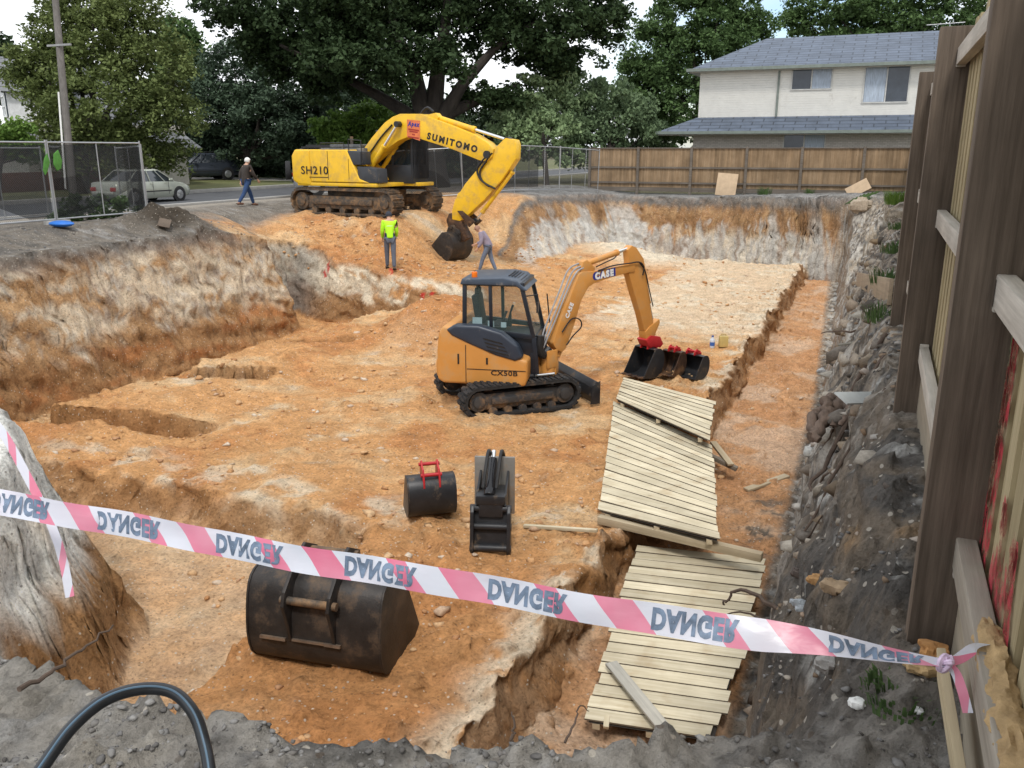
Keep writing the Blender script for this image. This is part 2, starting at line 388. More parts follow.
    put(np.array([.20, .165, .128]), rb); put(dark, rb*ss(-.25, .15, a2+a3*.5)*.85); put(bluew*.95, rb*ss(.2, .38, a2*.7-a3*.3+.5*np.exp(-((q-.1)/.16)**2)-.12)*.9)
    put(np.array([.42, .27, .14]), rb*ss(.2, .4, a1*.6-a2*.5)*.8); put(np.array([.34, .30, .25]), rb*ss(.0, .3, a3*.6+a1*.4)*ss(3.5, 7, y)*.7); put(np.array([.36, .3, .22]), rb*ss(14, 26, y)*ss(-.2, .2, a3+a1*.4)*.7)
    rbm = rb*ss(4.5, 7.5, y)
    put(np.array([.40, .335, .26]), rbm*ss(.02, .22, a3*.7+a2*.35)*.75); put(np.array([.50, .48, .44]), rbm*ss(.14, .3, a3*.5-a2*.5+.18*np.exp(-((q-.3)/.3)**2))*.85); put(dark*.8, rbm*ss(.12, .3, -a3*.7+.2*a1)*.8)
    rw = wall*ss(-1.5, -1.2, x)*ss(2.2, 2.8, y)*ss(.5, .3, q)
    put(np.array([.33, .26, .19]), rw*.8); put(bluew, rw*ss(.0, .25, a2+.2*a3)*.8)
    # sprayed survey marks on the ledge wall
    for px, py, r in ((320, 268, .16), (318, 275, .13), (386, 272, .12), (424, 297, .13), (432, 296, .13), (424, 303, .1)):
        p = at_y(px, py, 23.75); put(np.array([.5, .03, .03]), np.where((np.abs(x-p.x+.4*(z-p.z)) < r*.42) & (np.abs(z-p.z) < r*.95) & (np.abs(y-23.75) < .9), .85, 0))
    put(np.array([.07, .058, .045]), np.exp(-(((x+17.75)/.6)**2+((y-18.2)/1.2)**2))*1.3)
    gv = ss(-21.5, -23, x); put(np.array([.30, .27, .23]), gv*outm)
    put(np.array([.09, .085, .035]), np.where((x > x_fence(y)+.35) | (y > 44.), .8, 0)*outm)
    return z, C, t

def lines(segs):
    out = []
    for a, b, st in segs: out += list(np.arange(a, b-1e-6, st))
    return np.array(out+[segs[-1][1]])
XS = lines([(-700, -100, 60), (-100, -40, 6), (-40, -23, 1.), (-23, -19, .22), (-19, -17.4, .06), (-17.4, -15.2, .032), (-15.2, -12, .07), (-12, -5.6, .08), (-5.6, -3.4, .045), (-3.4, .5, .019), (.5, 3, .25), (3, 30, 3.), (30, 700, 67)])
YS = lines([(-60, -4, 8), (-4, .8, .4), (.8, 2.9, .018), (2.9, 6, .035), (6, 12, .05), (12, 23, .075), (23, 24.8, .035), (24.8, 27, .07), (27, 40.4, .11), (40.4, 41.9, .03), (41.9, 43, .1), (43, 50, .5), (50, 120, 7), (120, 900, 78)])
gx, gy = np.meshgrid(XS, YS); sh = gx.shape
gz, gC, gt = terrain(gx, gy, True)
# push the steep faces sideways so that they are rough, not ruled
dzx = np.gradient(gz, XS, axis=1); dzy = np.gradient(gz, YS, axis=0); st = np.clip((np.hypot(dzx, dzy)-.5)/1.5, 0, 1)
am = st*.15*np.where(gx > -2.2, .55, 1.)*(.25+.75*ss(2.6, 4., gy)); gvm = ss(8., 10., gy); gv1 = gvm*am*.55*np.abs(fbm(gy*2.4, gz*.45, 1.3, 4, 401)); gv2 = gvm*am*.55*np.abs(fbm(gx*2.4, gz*.45, 1.3, 4, 411)); fz = am*.4*fbm(gx+gy*1.3, gz*1.6, 5., 3, 421)
near_w = st*.09*(1-gvm)*ss(-5., -6., gx); chunk = near_w*(np.round(3*fbm(gx+gz*1.2, gy-gz*1.1, 1.9, 3, 431))/3+.6*fbm(gx-gz, gy+gz*.8, 4.5, 3, 433))
vx = gx+chunk+gv1*np.where(gx < -8, 1, -1)+fz+am*fbm(gy+gz*1.7, gz*1.9+gx*.4, 1.6, 4, 201); vy = gy-chunk-gv2*np.where(gy > 15, 1, -1)-fz+am*fbm(gx+gz*1.7, gz*1.9-gy*.4, 1.6, 4, 217); vz = gz+am*.35*fbm(gx+gz, gy+gz*2, 3., 3, 231)
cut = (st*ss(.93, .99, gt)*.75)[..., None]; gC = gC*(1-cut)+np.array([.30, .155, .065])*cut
V = np.stack([vx, vy, vz], -1).reshape(-1, 3)
ii = np.arange(sh[0]*sh[1]).reshape(sh)
Q = np.stack([ii[:-1, :-1], ii[:-1, 1:], ii[1:, 1:], ii[1:, :-1]], -1).reshape(-1, 4)
def earth_mat():
    m, nt, N, L, P = new_mat('earth')
    at = N.new('ShaderNodeVertexColor'); at.layer_name = 'Col'
    a = noise(nt, 3.5, 8, .68); b = noise(nt, 22., 8, .72); c3 = noise(nt, 90., 4, .7)
    c = mixc(nt, 1., at.outputs[0], ramp(nt, a, [(.28, .70), (.5, 1.), (.72, 1.28)]), 'MULTIPLY')
    c = mixc(nt, 1., c, ramp(nt, b, [(.28, .5), (.5, 1.), (.75, 1.32)]), 'MULTIPLY')
    # pale grit and dark crumbs
    v = N.new('ShaderNodeTexVoronoi'); v.inputs['Scale'].default_value = 26.; v.inputs['Randomness'].default_value = 1.; L.new(coord(nt), v.inputs['Vector'])
    sep = N.new('ShaderNodeSeparateColor'); L.new(v.outputs['Color'], sep.inputs[0])
    pick = ramp(nt, sep.outputs[0], [(.90, 0.), (.93, 1.)]); core = ramp(nt, v.outputs['Distance'], [(.28, 1.), (.36, 0.)])
    c = mixc(nt, math_n(nt, 'MULTIPLY', math_n(nt, 'MULTIPLY', pick, core), .75), c, (.60, .55, .47))
    pick2 = ramp(nt, sep.outputs[1], [(.86, 0.), (.9, 1.)])
    c = mixc(nt, math_n(nt, 'MULTIPLY', math_n(nt, 'MULTIPLY', pick2, core), .5), c, (.10, .065, .04))
    L.new(c, P.inputs['Base Color']); P.inputs['Roughness'].default_value = .95; P.inputs['Specular IOR Level'].default_value = .12
    v2 = N.new('ShaderNodeTexVoronoi'); v2.inputs['Scale'].default_value = 9.; v2.feature = 'SMOOTH_F1'
    wv = N.new('ShaderNodeMix'); wv.data_type = 'VECTOR'; wv.inputs[0].default_value = .12
    L.new(coord(nt), wv.inputs[4]); L.new(noise(nt, 4., 4, .6, out='Color'), wv.inputs[5]); L.new(wv.outputs[1], v2.inputs['Vector'])
    n = bump(nt, a, .65, .16); n = bump(nt, v2.outputs['Distance'], .45, -.06, n); n = bump(nt, b, .85, .04, n); n = bump(nt, c3, .7, .010, n)
    L.new(n, P.inputs['Normal'])
    return m
ground = raw_mesh('ground', V, Q, earth_mat(), smooth=True)
tag(ground, 'excavated orange and white clay pit with grey topsoil around it', None, kind='structure')
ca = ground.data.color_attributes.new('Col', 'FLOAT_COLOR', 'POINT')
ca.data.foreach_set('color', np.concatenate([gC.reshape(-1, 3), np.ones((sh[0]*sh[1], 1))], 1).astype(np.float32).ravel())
def gnd(x, y): return float(terrain(np.array([x]), np.array([y]))[0])
def on_ground(px, py, s0=1.2):
    """walk down the sight line to the soil"""
    X, Y, u = ray(px, py); prev = None
    for s in np.arange(s0, 70, .04):
        if EYE+u*s < gnd(X*s, Y*s): return Vector((X*s, Y*s, gnd(X*s, Y*s)))
    return at_z(px, py, -3.2)

# loose stones and clods lying on it (countless: stuff)
def ico():
    p = (1+5**.5)/2
    v = np.array([(-1, p, 0), (1, p, 0), (-1, -p, 0), (1, -p, 0), (0, -1, p), (0, 1, p), (0, -1, -p), (0, 1, -p), (p, 0, -1), (p, 0, 1), (-p, 0, -1), (-p, 0, 1)])
    f = np.array([(0, 11, 5), (0, 5, 1), (0, 1, 7), (0, 7, 10), (0, 10, 11), (1, 5, 9), (5, 11, 4), (11, 10, 2), (10, 7, 6), (7, 1, 8), (3, 9, 4), (3, 4, 2), (3, 2, 6), (3, 6, 8), (3, 8, 9), (4, 9, 5), (2, 4, 11), (6, 2, 10), (8, 6, 7), (9, 8, 1)])
    return v/np.linalg.norm(v[0]), f
def scatter(name, label, xy, smin, smax, m, power=3.):
    bv, bf = ico(); n = len(xy)
    size = smin+(smax-smin)*rng.random(n)**power; size = size*np.clip(np.hypot(xy[:, 0], xy[:, 1])/7., .5, 1.3)
    z = terrain(xy[:, 0], xy[:, 1])
    Vv = bv[None]*(1+1.0*(rng.random((n, 12, 1))-.5))*(size[:, None, None]*np.stack([.7+.8*rng.random(n), .7+.8*rng.random(n), .45+.4*rng.random(n)], 1)[:, None, :])
    a = rng.random(n)*6.28; ca_, sa_ = np.cos(a)[:, None], np.sin(a)[:, None]
    Vv = np.stack([Vv[..., 0]*ca_-Vv[..., 1]*sa_, Vv[..., 0]*sa_+Vv[..., 1]*ca_, Vv[..., 2]], -1)
    Vv += np.stack([xy[:, 0], xy[:, 1], z+size*.15], 1)[:, None, :]
    Ff = (bf[None]+(np.arange(n)*12)[:, None, None]).reshape(-1, 3)
    return tag(raw_mesh(name, Vv.reshape(-1, 3), Ff, m), label, None, kind='stuff')
def stone_mat(name, cols):
    m, nt, N, L, P = new_mat(name); g = N.new('ShaderNodeNewGeometry')
    c = ramp(nt, g.outputs['Random Per Island'], [(i/max(1, len(cols)-1), k) for i, k in enumerate(cols)])
    c = mixc(nt, 1., c, ramp(nt, noise(nt, 25., 5, .7), [(.3, .7), (.7, 1.25)]), 'MULTIPLY')
    L.new(c, P.inputs['Base Color']); P.inputs['Roughness'].default_value = .95; P.inputs['Specular IOR Level'].default_value = .15
    L.new(bump(nt, noise(nt, 60., 5, .7), .6, .01), P.inputs['Normal'])
    return m
u = lambda n, a, b: a+(b-a)*rng.random(n)
def clump(n, x0, x1, y0, y1, seed, th=-.1, sc=1.3):
    x, y = u(n*3, x0, x1), u(n*3, y0, y1); k = fbm(x, y, sc, 4, seed) > th
    return np.stack([x[k], y[k]], 1)[:n]
lip = np.concatenate([clump(9000, -3.4, .3, .9, 1.8, 5, -.12, 2.5)])
bnk = np.stack([u(4200, -.45, .30), 2.0+30*rng.random(4200)**1.8], 1); bnk[:, 0] += .02*np.clip(bnk[:, 1]-8, 0, 40)*rng.random(4200)
stri_ = np.stack([u(1300, -19, -16.9), u(1300, 9, 23)], 1)
scatter('topsoil_crumbs', 'grey crumbs and clods of topsoil along the pit edge', np.concatenate([lip, bnk[:2600], stri_]), .0025, .026, stone_mat('soil_clod', [(.085, .08, .075), (.16, .155, .15), (.24, .235, .225), (.12, .11, .10)]), 5.)
bk_ = bnk[2600:]; bk_ = bk_[bk_[:, 1] > 2.25+.9*rng.random(len(bk_))]; bk_ = bk_[fbm(bk_[:, 0], bk_[:, 1], 1.6, 3, 61) > -.02]
scatter('bank_rubble', 'pale stones and broken clay on the bank beside the fence', bk_, .004, .05, stone_mat('bank_stone', [(.12, .1, .085), (.3, .26, .21), (.38, .36, .33), (.24, .16, .1), (.16, .13, .1)]), 4.)
bc = np.stack([u(420, -.42, .16), 4.6+29*rng.random(420)**1.4], 1); bc[:, 0] += .022*np.clip(bc[:, 1]-8, 0, 40)*rng.random(420)
scatter('bank_clods', 'larger broken clods and clay pieces along the right bank', bc[::2], .03, .12, stone_mat('bank_clod', [(.07, .06, .05), (.16, .14, .12), (.26, .205, .15), (.36, .33, .28), (.20, .145, .09), (.10, .085, .07)]), 2.6)
flo = np.concatenate([clump(2600, -13, -2.6, 4.5, 22, 15, .05, .8), clump(900, -11, -2.6, 22, 38, 16, 0, .8), clump(1700, -19, -12.5, 24.2, 28, 18, -.4), clump(700, -13.5, -11, 24.5, 33, 19, -.4), clump(900, -16, -13.3, 6.5, 22, 20, -.3), clump(350, -2.4, -1., 5, 34, 21, .1)])
scatter('clay_crumbs', 'orange clay crumbs and small stones over the pit floor', flo, .006, .055, stone_mat('clay_clod', [(.40, .21, .095), (.5, .29, .14), (.52, .36, .21), (.36, .18, .08), (.58, .50, .40)]), 6.)
# ------------------------------------------------------------------ sky, sun, camera
W = bpy.data.worlds.new('World'); SC.world = W; W.use_nodes = True
nt = W.node_tree; N, L = nt.nodes, nt.links
sky = N.new('ShaderNodeTexSky'); sky.sky_type = 'NISHITA'; sky.sun_disc = False
SUN_EL, SUN_AZ = R(56), R(162)                       # azimuth measured from +Y, clockwise
sky.sun_elevation = SUN_EL; sky.sun_rotation = SUN_AZ
bg1 = N['Background']; bg1.inputs['Strength'].default_value = .13; L.new(sky.outputs[0], bg1.inputs['Color'])
bg2 = N.new('ShaderNodeBackground')
tc = N.new('ShaderNodeTexCoord'); mp = N.new('ShaderNodeMapping'); mp.inputs['Scale'].default_value = (1, 1, 1.6); L.new(tc.outputs['Generated'], mp.inputs['Vector'])
cl = noise(nt, 2.3, 6, .55, mp.outputs[0])
gapd = at_d(765, 8, 1.)-Vector((0, 0, EYE)); gapd.normalize()
dt = N.new('ShaderNodeVectorMath'); dt.operation = 'DOT_PRODUCT'; L.new(tc.outputs['Generated'], dt.inputs[0]); dt.inputs[1].default_value = gapd
gap = ramp(nt, dt.outputs['Value'], [(.978, 0.), (.997, .24)])
cover = ramp(nt, math_n(nt, 'SUBTRACT', cl, gap), [(.22, 0.), (.42, 1.)])
L.new(mixc(nt, ramp(nt, noise(nt, 1.2, 5, .6, mp.outputs[0]), [(.3, 0.), (.7, 1.)]), (.80, .86, .95), (1., 1., 1.)), bg2.inputs['Color']); bg2.inputs['Strength'].default_value = 1.0
ms = N.new('ShaderNodeMixShader'); L.new(cover, ms.inputs[0]); L.new(bg1.outputs[0], ms.inputs[1]); L.new(bg2.outputs[0], ms.inputs[2])
L.new(ms.outputs[0], N['World Output'].inputs['Surface'])
ld = bpy.data.lights.new('sun', 'SUN'); ld.energy = 1.5; ld.angle = R(10); ld.color = (1, .95, .88)
so = bpy.data.objects.new('sun', ld); COL.objects.link(so)
sd_ = Vector((math.sin(SUN_AZ)*math.cos(SUN_EL), math.cos(SUN_AZ)*math.cos(SUN_EL), math.sin(SUN_EL)))
so.rotation_euler = sd_.to_track_quat('Z', 'Y').to_euler(); so.location = (0, -5, 30)
cd = bpy.data.cameras.new('camera'); cam = bpy.data.objects.new('camera', cd); COL.objects.link(cam); SC.camera = cam
cam.location = (0, 0, EYE); cam.rotation_euler = (R(90)-PIT, 0, YAW)
cd.sensor_width = 36; cd.lens = 36*F/1024; cd.clip_end = 3000; cd.clip_start = .05
SC.view_settings.view_transform = 'Standard'; SC.view_settings.look = 'None'; SC.view_settings.gamma = 1; SC.view_settings.use_curve_mapping = False
SC.view_settings.exposure = .58
SC.cycles.max_bounces = 6; SC.cycles.transparent_max_bounces = 24; SC.cycles.use_denoising = True

# ------------------------------------------------------------------ road and verges
asph = mat('asphalt', (.075, .078, .084), .9, var=.2, scale=1.2, bmp=.3, bscale=60)
grassm = mat('lawn', (.115, .125, .045), .95, var=.35, scale=1.1, bmp=.6, bscale=30, dirt=(.2, .16, .08), damt=.35, dscale=.6)
concm = mat('concrete', (.34, .33, .31), .9, var=.15, scale=3, bmp=.25, bscale=50)
def strip(name, x0, x1, z, m, lab, y0=-60, y1=160):
    b = MB(); b.poly([(x0, y0, z), (x1, y0, z), (x1, y1, z), (x0, y1, z)]); return tag(b.build(name, m, smooth=False), lab, None, kind='structure')
strip('road', -30.6, -24.4, -.532, asph, 'grey asphalt suburban street behind the site')
strip('grass_verge', -37.5, -30.9, -.40, grassm, 'mown grass verge on the far side of the street')
strip('front_lawn', -120, -37.5, -.39, grassm, 'shaded front gardens beyond the street')
b = MB(); b.box((-30.75, 50, -.47), (.3, 220, .2)); b.box((-24.3, 50, -.50), (.22, 220, .1))
tag(b.build('kerb', concm, bevel=.02), 'concrete kerbs along the street', None, kind='structure')
b = MB(); b.box((-41, 48, -.385), (14, 3.4, .03)); tag(b.build('driveway', concm), 'concrete driveway crossing the verge', None, kind='structure')

# ------------------------------------------------------------------ trees
def quads(P, size, up=.35, asp=.55):
    n = len(P)
    nrm = rng.normal(size=(n, 3)); nrm[:, 2] = np.abs(nrm[:, 2])+up; nrm /= np.linalg.norm(nrm, axis=1)[:, None]
    t = np.cross(nrm, rng.normal(size=(n, 3))); t /= np.linalg.norm(t, axis=1)[:, None]; bt = np.cross(nrm, t)
    s = (size*(.6+.8*rng.random(n)))[:, None]
    return np.stack([P-t*s, P+bt*s*asp-nrm*s*.12, P+t*s, P-bt*s*asp-nrm*s*.12], 1).reshape(-1, 3), np.arange(n*4).reshape(-1, 4)
def crown_points(lobes, n, clr, fill=.45):
    """leaves gathered into sprays spread over and through a set of lobes"""
    vol = np.array([l[3]*l[4]*l[5] for l in lobes])**.66; cnt = np.maximum(40, (n*vol/vol.sum()).astype(int)); out = []
    for (cx, cy, cz, rx, ry, rz), c in zip(lobes, cnt):
        k = max(6, c//70)
        d = rng.normal(size=(k, 3)); d /= np.linalg.norm(d, axis=1)[:, None]
        rad = (fill+(1.04-fill)*rng.random(k)**.55)[:, None]
        cen = np.array([cx, cy, cz])+d*rad*np.array([rx, ry, rz])*(1+.14*rng.normal(size=(k, 1)))
        r = clr*(.6+.8*rng.random(k))
        idx = rng.integers(0, k, c); p = rng.normal(size=(c, 3)); p /= np.linalg.norm(p, axis=1)[:, None]
        p *= (rng.random(c)**.45)[:, None]*r[idx][:, None]; p[:, 2] *= .7
        out.append(cen[idx]+p)
    return np.concatenate(out)
bark = mat('bark', (.034, .028, .023), .95, var=.4, scale=3, bmp=.9, bscale=14, stretch=(1, 1, .25))
def tree(name, label, base, lobes, n, leaf, lm, tr=.25, clr=.55, group=None, limbs=None, fill=.45, cat='tree', up=.35):
    root = thing(name, label, cat, base, 0, group)
    P = crown_points(lobes, n, clr, fill); v, f = quads(P, leaf, up)
    raw_mesh('crown', v, f, lm, root)
    b = MB(); zt = min(l[2] for l in lobes)
    top = Vector(np.mean([l[:3] for l in lobes], axis=0))
    b.tube([(0, 0, -.3), (0.02, 0, .3), (top.x*.15, top.y*.15, zt*.5), (top.x*.5, top.y*.5, zt), top], [tr*1.35, tr*1.05, tr*.9, tr*.75, tr*.25], 10)
    for (cx, cy, cz, rx, ry, rz) in lobes[:10]:
        s = Vector((top.x*.3, top.y*.3, zt*.75)); e = Vector((cx, cy, cz+rz*.3)); mid = s.lerp(e, .5)+Vector((0, 0, -.12*(e-s).length))
        b.tube([s, mid, e], [tr*.5, tr*.34, tr*.1], 7)
    for pts, rr in (limbs or []): b.tube(pts, rr, 9)
    b.build('trunk', bark, root)
    return root
def lobes_px(base, d, blobs, depth=.8):
    """crown lobes given as (px, py, rx_px, ry_px, depth offset m) around a tree standing d metres off"""
    out = []
    rt = Vector((math.cos(YAW), math.sin(YAW), 0)); fw = Vector((-math.sin(YAW), math.cos(YAW), 0))
    for px, py, rx, ry, dd in blobs:
        c = at_d(px, py, d+dd)-Vector(base); k = (d+dd)/F
        out.append((c.x, c.y, c.z, rx*k, max(rx, ry)*k*depth, ry*k))
    return out
L_olive = leaf_mat('olive_leaves', (.055, .080, .024), (.13, .16, .055))
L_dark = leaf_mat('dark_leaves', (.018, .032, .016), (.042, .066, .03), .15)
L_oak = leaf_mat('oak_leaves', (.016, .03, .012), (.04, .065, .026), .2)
L_blue = leaf_mat('bluish_leaves', (.03, .05, .032), (.07, .105, .065), .15)
L_light = leaf_mat('willow_leaves', (.13, .20, .09), (.25, .33, .17))
L_right = leaf_mat('broad_leaves', (.036, .068, .024), (.09, .145, .052))
L_bright = leaf_mat('bright_leaves', (.06, .12, .02), (.13, .21, .045))
L_red = leaf_mat('plum_leaves', (.04, .012, .018), (.07, .025, .03))
def gp(px, d, z=-.5):
    p = at_d(px, 300, d); return Vector((p.x, p.y, z))
b0 = gp(95, 40)
tree('olive_green_tree', 'big rounded olive green tree behind the leaning power pole', b0, lobes_px(b0, 40, [(95, 35, 58, 48, 0), (45, 78, 40, 36, -.5), (150, 75, 44, 48, .3), (90, 110, 62, 45, -1), (60, 40, 30, 26, 1), (130, 20, 40, 30, .6), (165, 120, 34, 44, 0), (110, 150, 60, 34, 0), (28, 72, 24, 18, 0), (75, 5, 34, 24, .5)]), 62000, .095, L_olive, .3, .5)
b0 = gp(185, 62)
tree('round_top_tree', 'dark round topped tree showing between the olive tree and the oak', b0, lobes_px(b0, 62, [(178, 40, 17, 24, 0), (188, 60, 20, 26, 0), (172, 65, 22, 30, 0)]), 7000, .2, L_right, .3, .8)
b0 = gp(255, 57)
tree('dense_dark_tree', 'dense dark bluish green tree behind the walking man', b0, lobes_px(b0, 57, [(235, 80, 46, 36, 0), (285, 90, 50, 40, .6), (215, 110, 36, 44, -.5), (260, 125, 56, 36, -1), (320, 115, 36, 36, .5), (205, 138, 34, 20, 0), (300, 150, 44, 22, 0)]), 48000, .13, L_blue, .3, .6)
hb = gp(240, 60)
for k, (px, lab) in enumerate(((165, 'dark hedge bush beside the silver sedan in the shade'), (255, 'dark hedge bush behind the walking man'), (320, 'dark hedge bush left of the yellow excavator body'), (395, 'dark hedge bush under the oak trunk'), (455, 'dark hedge bush behind the yellow boom and site fencing'))):
    d = 62+k; b0 = gp(px, d)
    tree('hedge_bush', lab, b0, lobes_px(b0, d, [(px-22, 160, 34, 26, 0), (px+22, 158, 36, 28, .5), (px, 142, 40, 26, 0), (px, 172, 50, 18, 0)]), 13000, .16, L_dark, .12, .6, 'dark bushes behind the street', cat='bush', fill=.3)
b0 = gp(350, 52)
tree('bright_shrub', 'brighter green shrub behind the engine hood of the yellow excavator', b0, lobes_px(b0, 52, [(335, 128, 26, 20, 0), (372, 122, 24, 16, 0), (352, 138, 34, 16, 0)]), 8000, .15, L_bright, .1, .45, cat='shrub')
b0 = gp(450, 68)
tree('backdrop_tree', 'dark dense tree seen under the branches of the oak', b0, lobes_px(b0, 68, [(350, 105, 40, 26, 0), (395, 112, 40, 28, 0), (435, 114, 34, 24, 0), (500, 122, 34, 18, 0), (420, 140, 70, 26, 0), (520, 120, 26, 20, 0)]), 24000, .19, L_dark, .3, .8, fill=.2)
# the oak
D = 46.; b0 = gp(428, D)
def lp(px, py, dd=0.): return at_d(px, py, D+dd)-b0
ol = lobes_px(b0, D, [(300, 20, 70, 34, 0), (240, 12, 44, 24, -1), (350, 45, 60, 30, -2), (410, 10, 70, 44, 2), (480, 20, 64, 40, 0), (545, 30, 56, 36, -1), (590, 12, 42, 26, 0), (548, 60, 36, 22, 1), (350, -30, 90, 40, 2), (470, -40, 110, 44, 0), (400, 60, 40, 22, -2), (300, 62, 50, 24, 1), (270, 45, 46, 24, 0), (560, 58, 34, 18, 0), (440, 55, 28, 22, -2.5), (330, 80, 40, 20, 1.5), (500, 97, 26, 11, 0), (340, 5, 60, 30, -3), (605, 25, 24, 16, 0), (478, 98, 30, 16, .5), (325, 60, 34, 18, -4), (372, 62, 30, 16, -4), (455, 70, 16, 14, -3.5), (402, 78, 18, 14, -3)], .7)
limbs = [([lp(428, 135), lp(405, 112), lp(372, 92), lp(330, 70, -1), lp(280, 45, -1)], [.5, .36, .26, .17, .08]),
         ([lp(425, 125), lp(415, 75), lp(395, 30, 1), lp(380, -20, 1)], [.55, .4, .26, .12]),
         ([lp(432, 125), lp(438, 70), lp(446, 20), lp(450, -30)], [.55, .4, .27, .12]),
         ([lp(436, 128), lp(462, 85, -.6), lp(495, 48, -1), lp(540, 20, -1)], [.46, .3, .2, .1]),
         ([lp(438, 118), lp(478, 100, .5), lp(520, 84, 1)], [.4, .25, .1])]
root = thing('oak_tree', 'huge dark oak with a thick trunk spreading over the yellow excavator', 'tree', b0)
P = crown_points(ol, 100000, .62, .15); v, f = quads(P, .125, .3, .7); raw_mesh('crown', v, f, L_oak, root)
b = MB(); b.tube([(0, 0, -.2), lp(428, 175), lp(426, 150), lp(428, 118)], [1.4, 1.08, .95, .85], 16)
for pts, rr in limbs: b.tube(pts, rr, 10)
b.build('trunk', bark, root)
# centre and right
b0 = gp(545, 47.5)
tree('pale_willow', 'pale green willow like tree behind the paling fence corner', b0, lobes_px(b0, 47.5, [(535, 105, 34, 34, 0), (515, 130, 26, 26, -.5), (560, 95, 24, 22, 0), (545, 135, 40, 26, -.5)]), 16000, .12, L_light, .15, .5, up=0)
b0 = gp(605, 49)
tree('grey_green_tree', 'grey green feathery tree between the willow and the house', b0, lobes_px(b0, 49, [(605, 110, 42, 32, 0), (580, 95, 28, 26, 0), (628, 128, 32, 30, -.5), (590, 138, 40, 26, -.5), (648, 138, 20, 20, 0)]), 20000, .115, leaf_mat('feathery_leaves', (.075, .115, .06), (.15, .21, .11)), .15, .5, up=0)
b0 = gp(482, 50)
tree('plum_shrub', 'dark purple shrub below the willow', b0, lobes_px(b0, 50, [(488, 142, 16, 14, 0), (500, 150, 14, 12, 0)]), 1500, .17, L_red, .08, .35, cat='shrub')
b0 = gp(700, 62)
tree('broad_green_tree', 'dense broad green tree left of the two storey house', b0, lobes_px(b0, 62, [(690, 20, 48, 34, 0), (735, 25, 36, 36, 1), (660, 55, 40, 36, -.5), (705, 65, 48, 40, -1), (650, 95, 32, 30, 0), (685, 115, 46, 36, -1), (745, 60, 30, 40, 1), (720, -5, 36, 24, 0), (640, 75, 20, 22, 0)]), 50000, .145, L_right, .35, .7)
b0 = gp(880, 72)
tree('tall_backyard_tree', 'tall leafy green trees above the roof of the two storey house', b0, lobes_px(b0, 72, [(830, 15, 44, 26, 0), (880, 18, 48, 34, 0), (930, 22, 46, 40, -1), (860, 40, 50, 26, 1), (960, 30, 40, 50, 0), (1010, 30, 50, 50, 0), (800, 22, 22, 14, 0)]), 46000, .165, L_right, .35, .75)
b0 = gp(15, 34)
tree('leafy_shrub', 'fresh green shrub in front of the left house roof', b0, lobes_px(b0, 34, [(14, 142, 24, 18, 0), (-12, 138, 24, 20, 0), (30, 150, 14, 10, 0)]), 9000, .09, L_bright, .1, .35, cat='shrub')
b0 = gp(-40, 46); tree('left_edge_tree', 'dark tree behind the left house at the picture edge', b0, lobes_px(b0, 56, [(-20, 70, 30, 40, 0), (-5, 55, 18, 20, 0)]), 3000, .25, L_dark, .3, .7)

# power pole
base = at_d(66, 150, 27.); base.z = -.5
t = thing('power_pole', 'leaning weathered timber power pole behind the chain link fence', 'power pole', base)
tp = at_d(50, -60, 27.)-base
b = MB(); b.tube([(0, 0, -.3), tp*.5+Vector((0, 0, 0)), tp], [.125, .11, .095], 14); b.build('pole', wood('pole_timber', (.10, .092, .085), (.18, .168, .155), 2, 30), t)
b = MB(); b.tube([Vector((-.10, -.12, .8)), tp*.45+Vector((-.09, -.11, 0))], .03, 8); b.build('conduit', mat('white_conduit', (.6, .6, .58), .5), t)
b = MB(); b.box(tp*.62+Vector((.1, -.1, 0)), (1.0, .06, .06)); b.build('bracket', mat('galvanised_bracket', (.3, .3, .3), .5, .6), t)
base = at_d(663, 150, 95.); base.z = -.5; tp = at_d(662, 75, 95)-base
t = thing('far_power_pole', 'distant power pole with a crossarm above the feathery tree', 'power pole', base)
b = MB(); b.tube([(0, 0, -.3), tp], [.22, .16], 10); b.build('pole', mat('far_pole_timber', (.09, .08, .075), .9), t)
a1, a2 = at_d(641, 80, 95)-base, at_d(688, 79, 95)-base
b = MB(); b.beam(a1, a2, .16, .16); 
for k in (0.03, .3, .7, .97): b.cyl(a1.lerp(a2, k), a1.lerp(a2, k)+Vector((0, 0, .4)), .07, 8)
b.build('crossarm', mat('far_arm', (.1, .09, .085), .9), t)

# ------------------------------------------------------------------ right-hand paling fence
w_post = wood('post_hardwood', (.085, .064, .047), (.20, .155, .118), 2, 45, .5)
w_rail = wood('rail_timber', (.34, .31, .265), (.54, .50, .44), 1, 45, .4)
w_pal = wood('treated_palings', (.34, .275, .15), (.55, .46, .29), 2, 50, .4)
fence = thing('side_fence', 'tall treated paling fence with heavy dark posts along the right side', 'fence', (.33, 2.7, 0))
FX, FY = .33, 2.7
def fslope(y): return float(x_fence(np.float64(y)))-.22
ys = [2.62, 5.42, 8.2]+[8.2+2.75*k for k in range(1, 14)]
for k, y in enumerate(ys):
    if y > 43: break
    x = fslope(y)-.02; top = 2.52 if k == 0 else 2.15-.015*min(k, 8); g = gnd(x+FX-.1, y)
    b = MB(); b.box((x, y-FY+.05, (top+g-.5)/2), (.178, .10, top-g+.5))
    # mortises seen as dark sockets beside each rail
    o = b.build('post', w_post, fence, bevel=.006)
    o.rotation_euler = (0, 0, 0)
segs = [.35]+ys
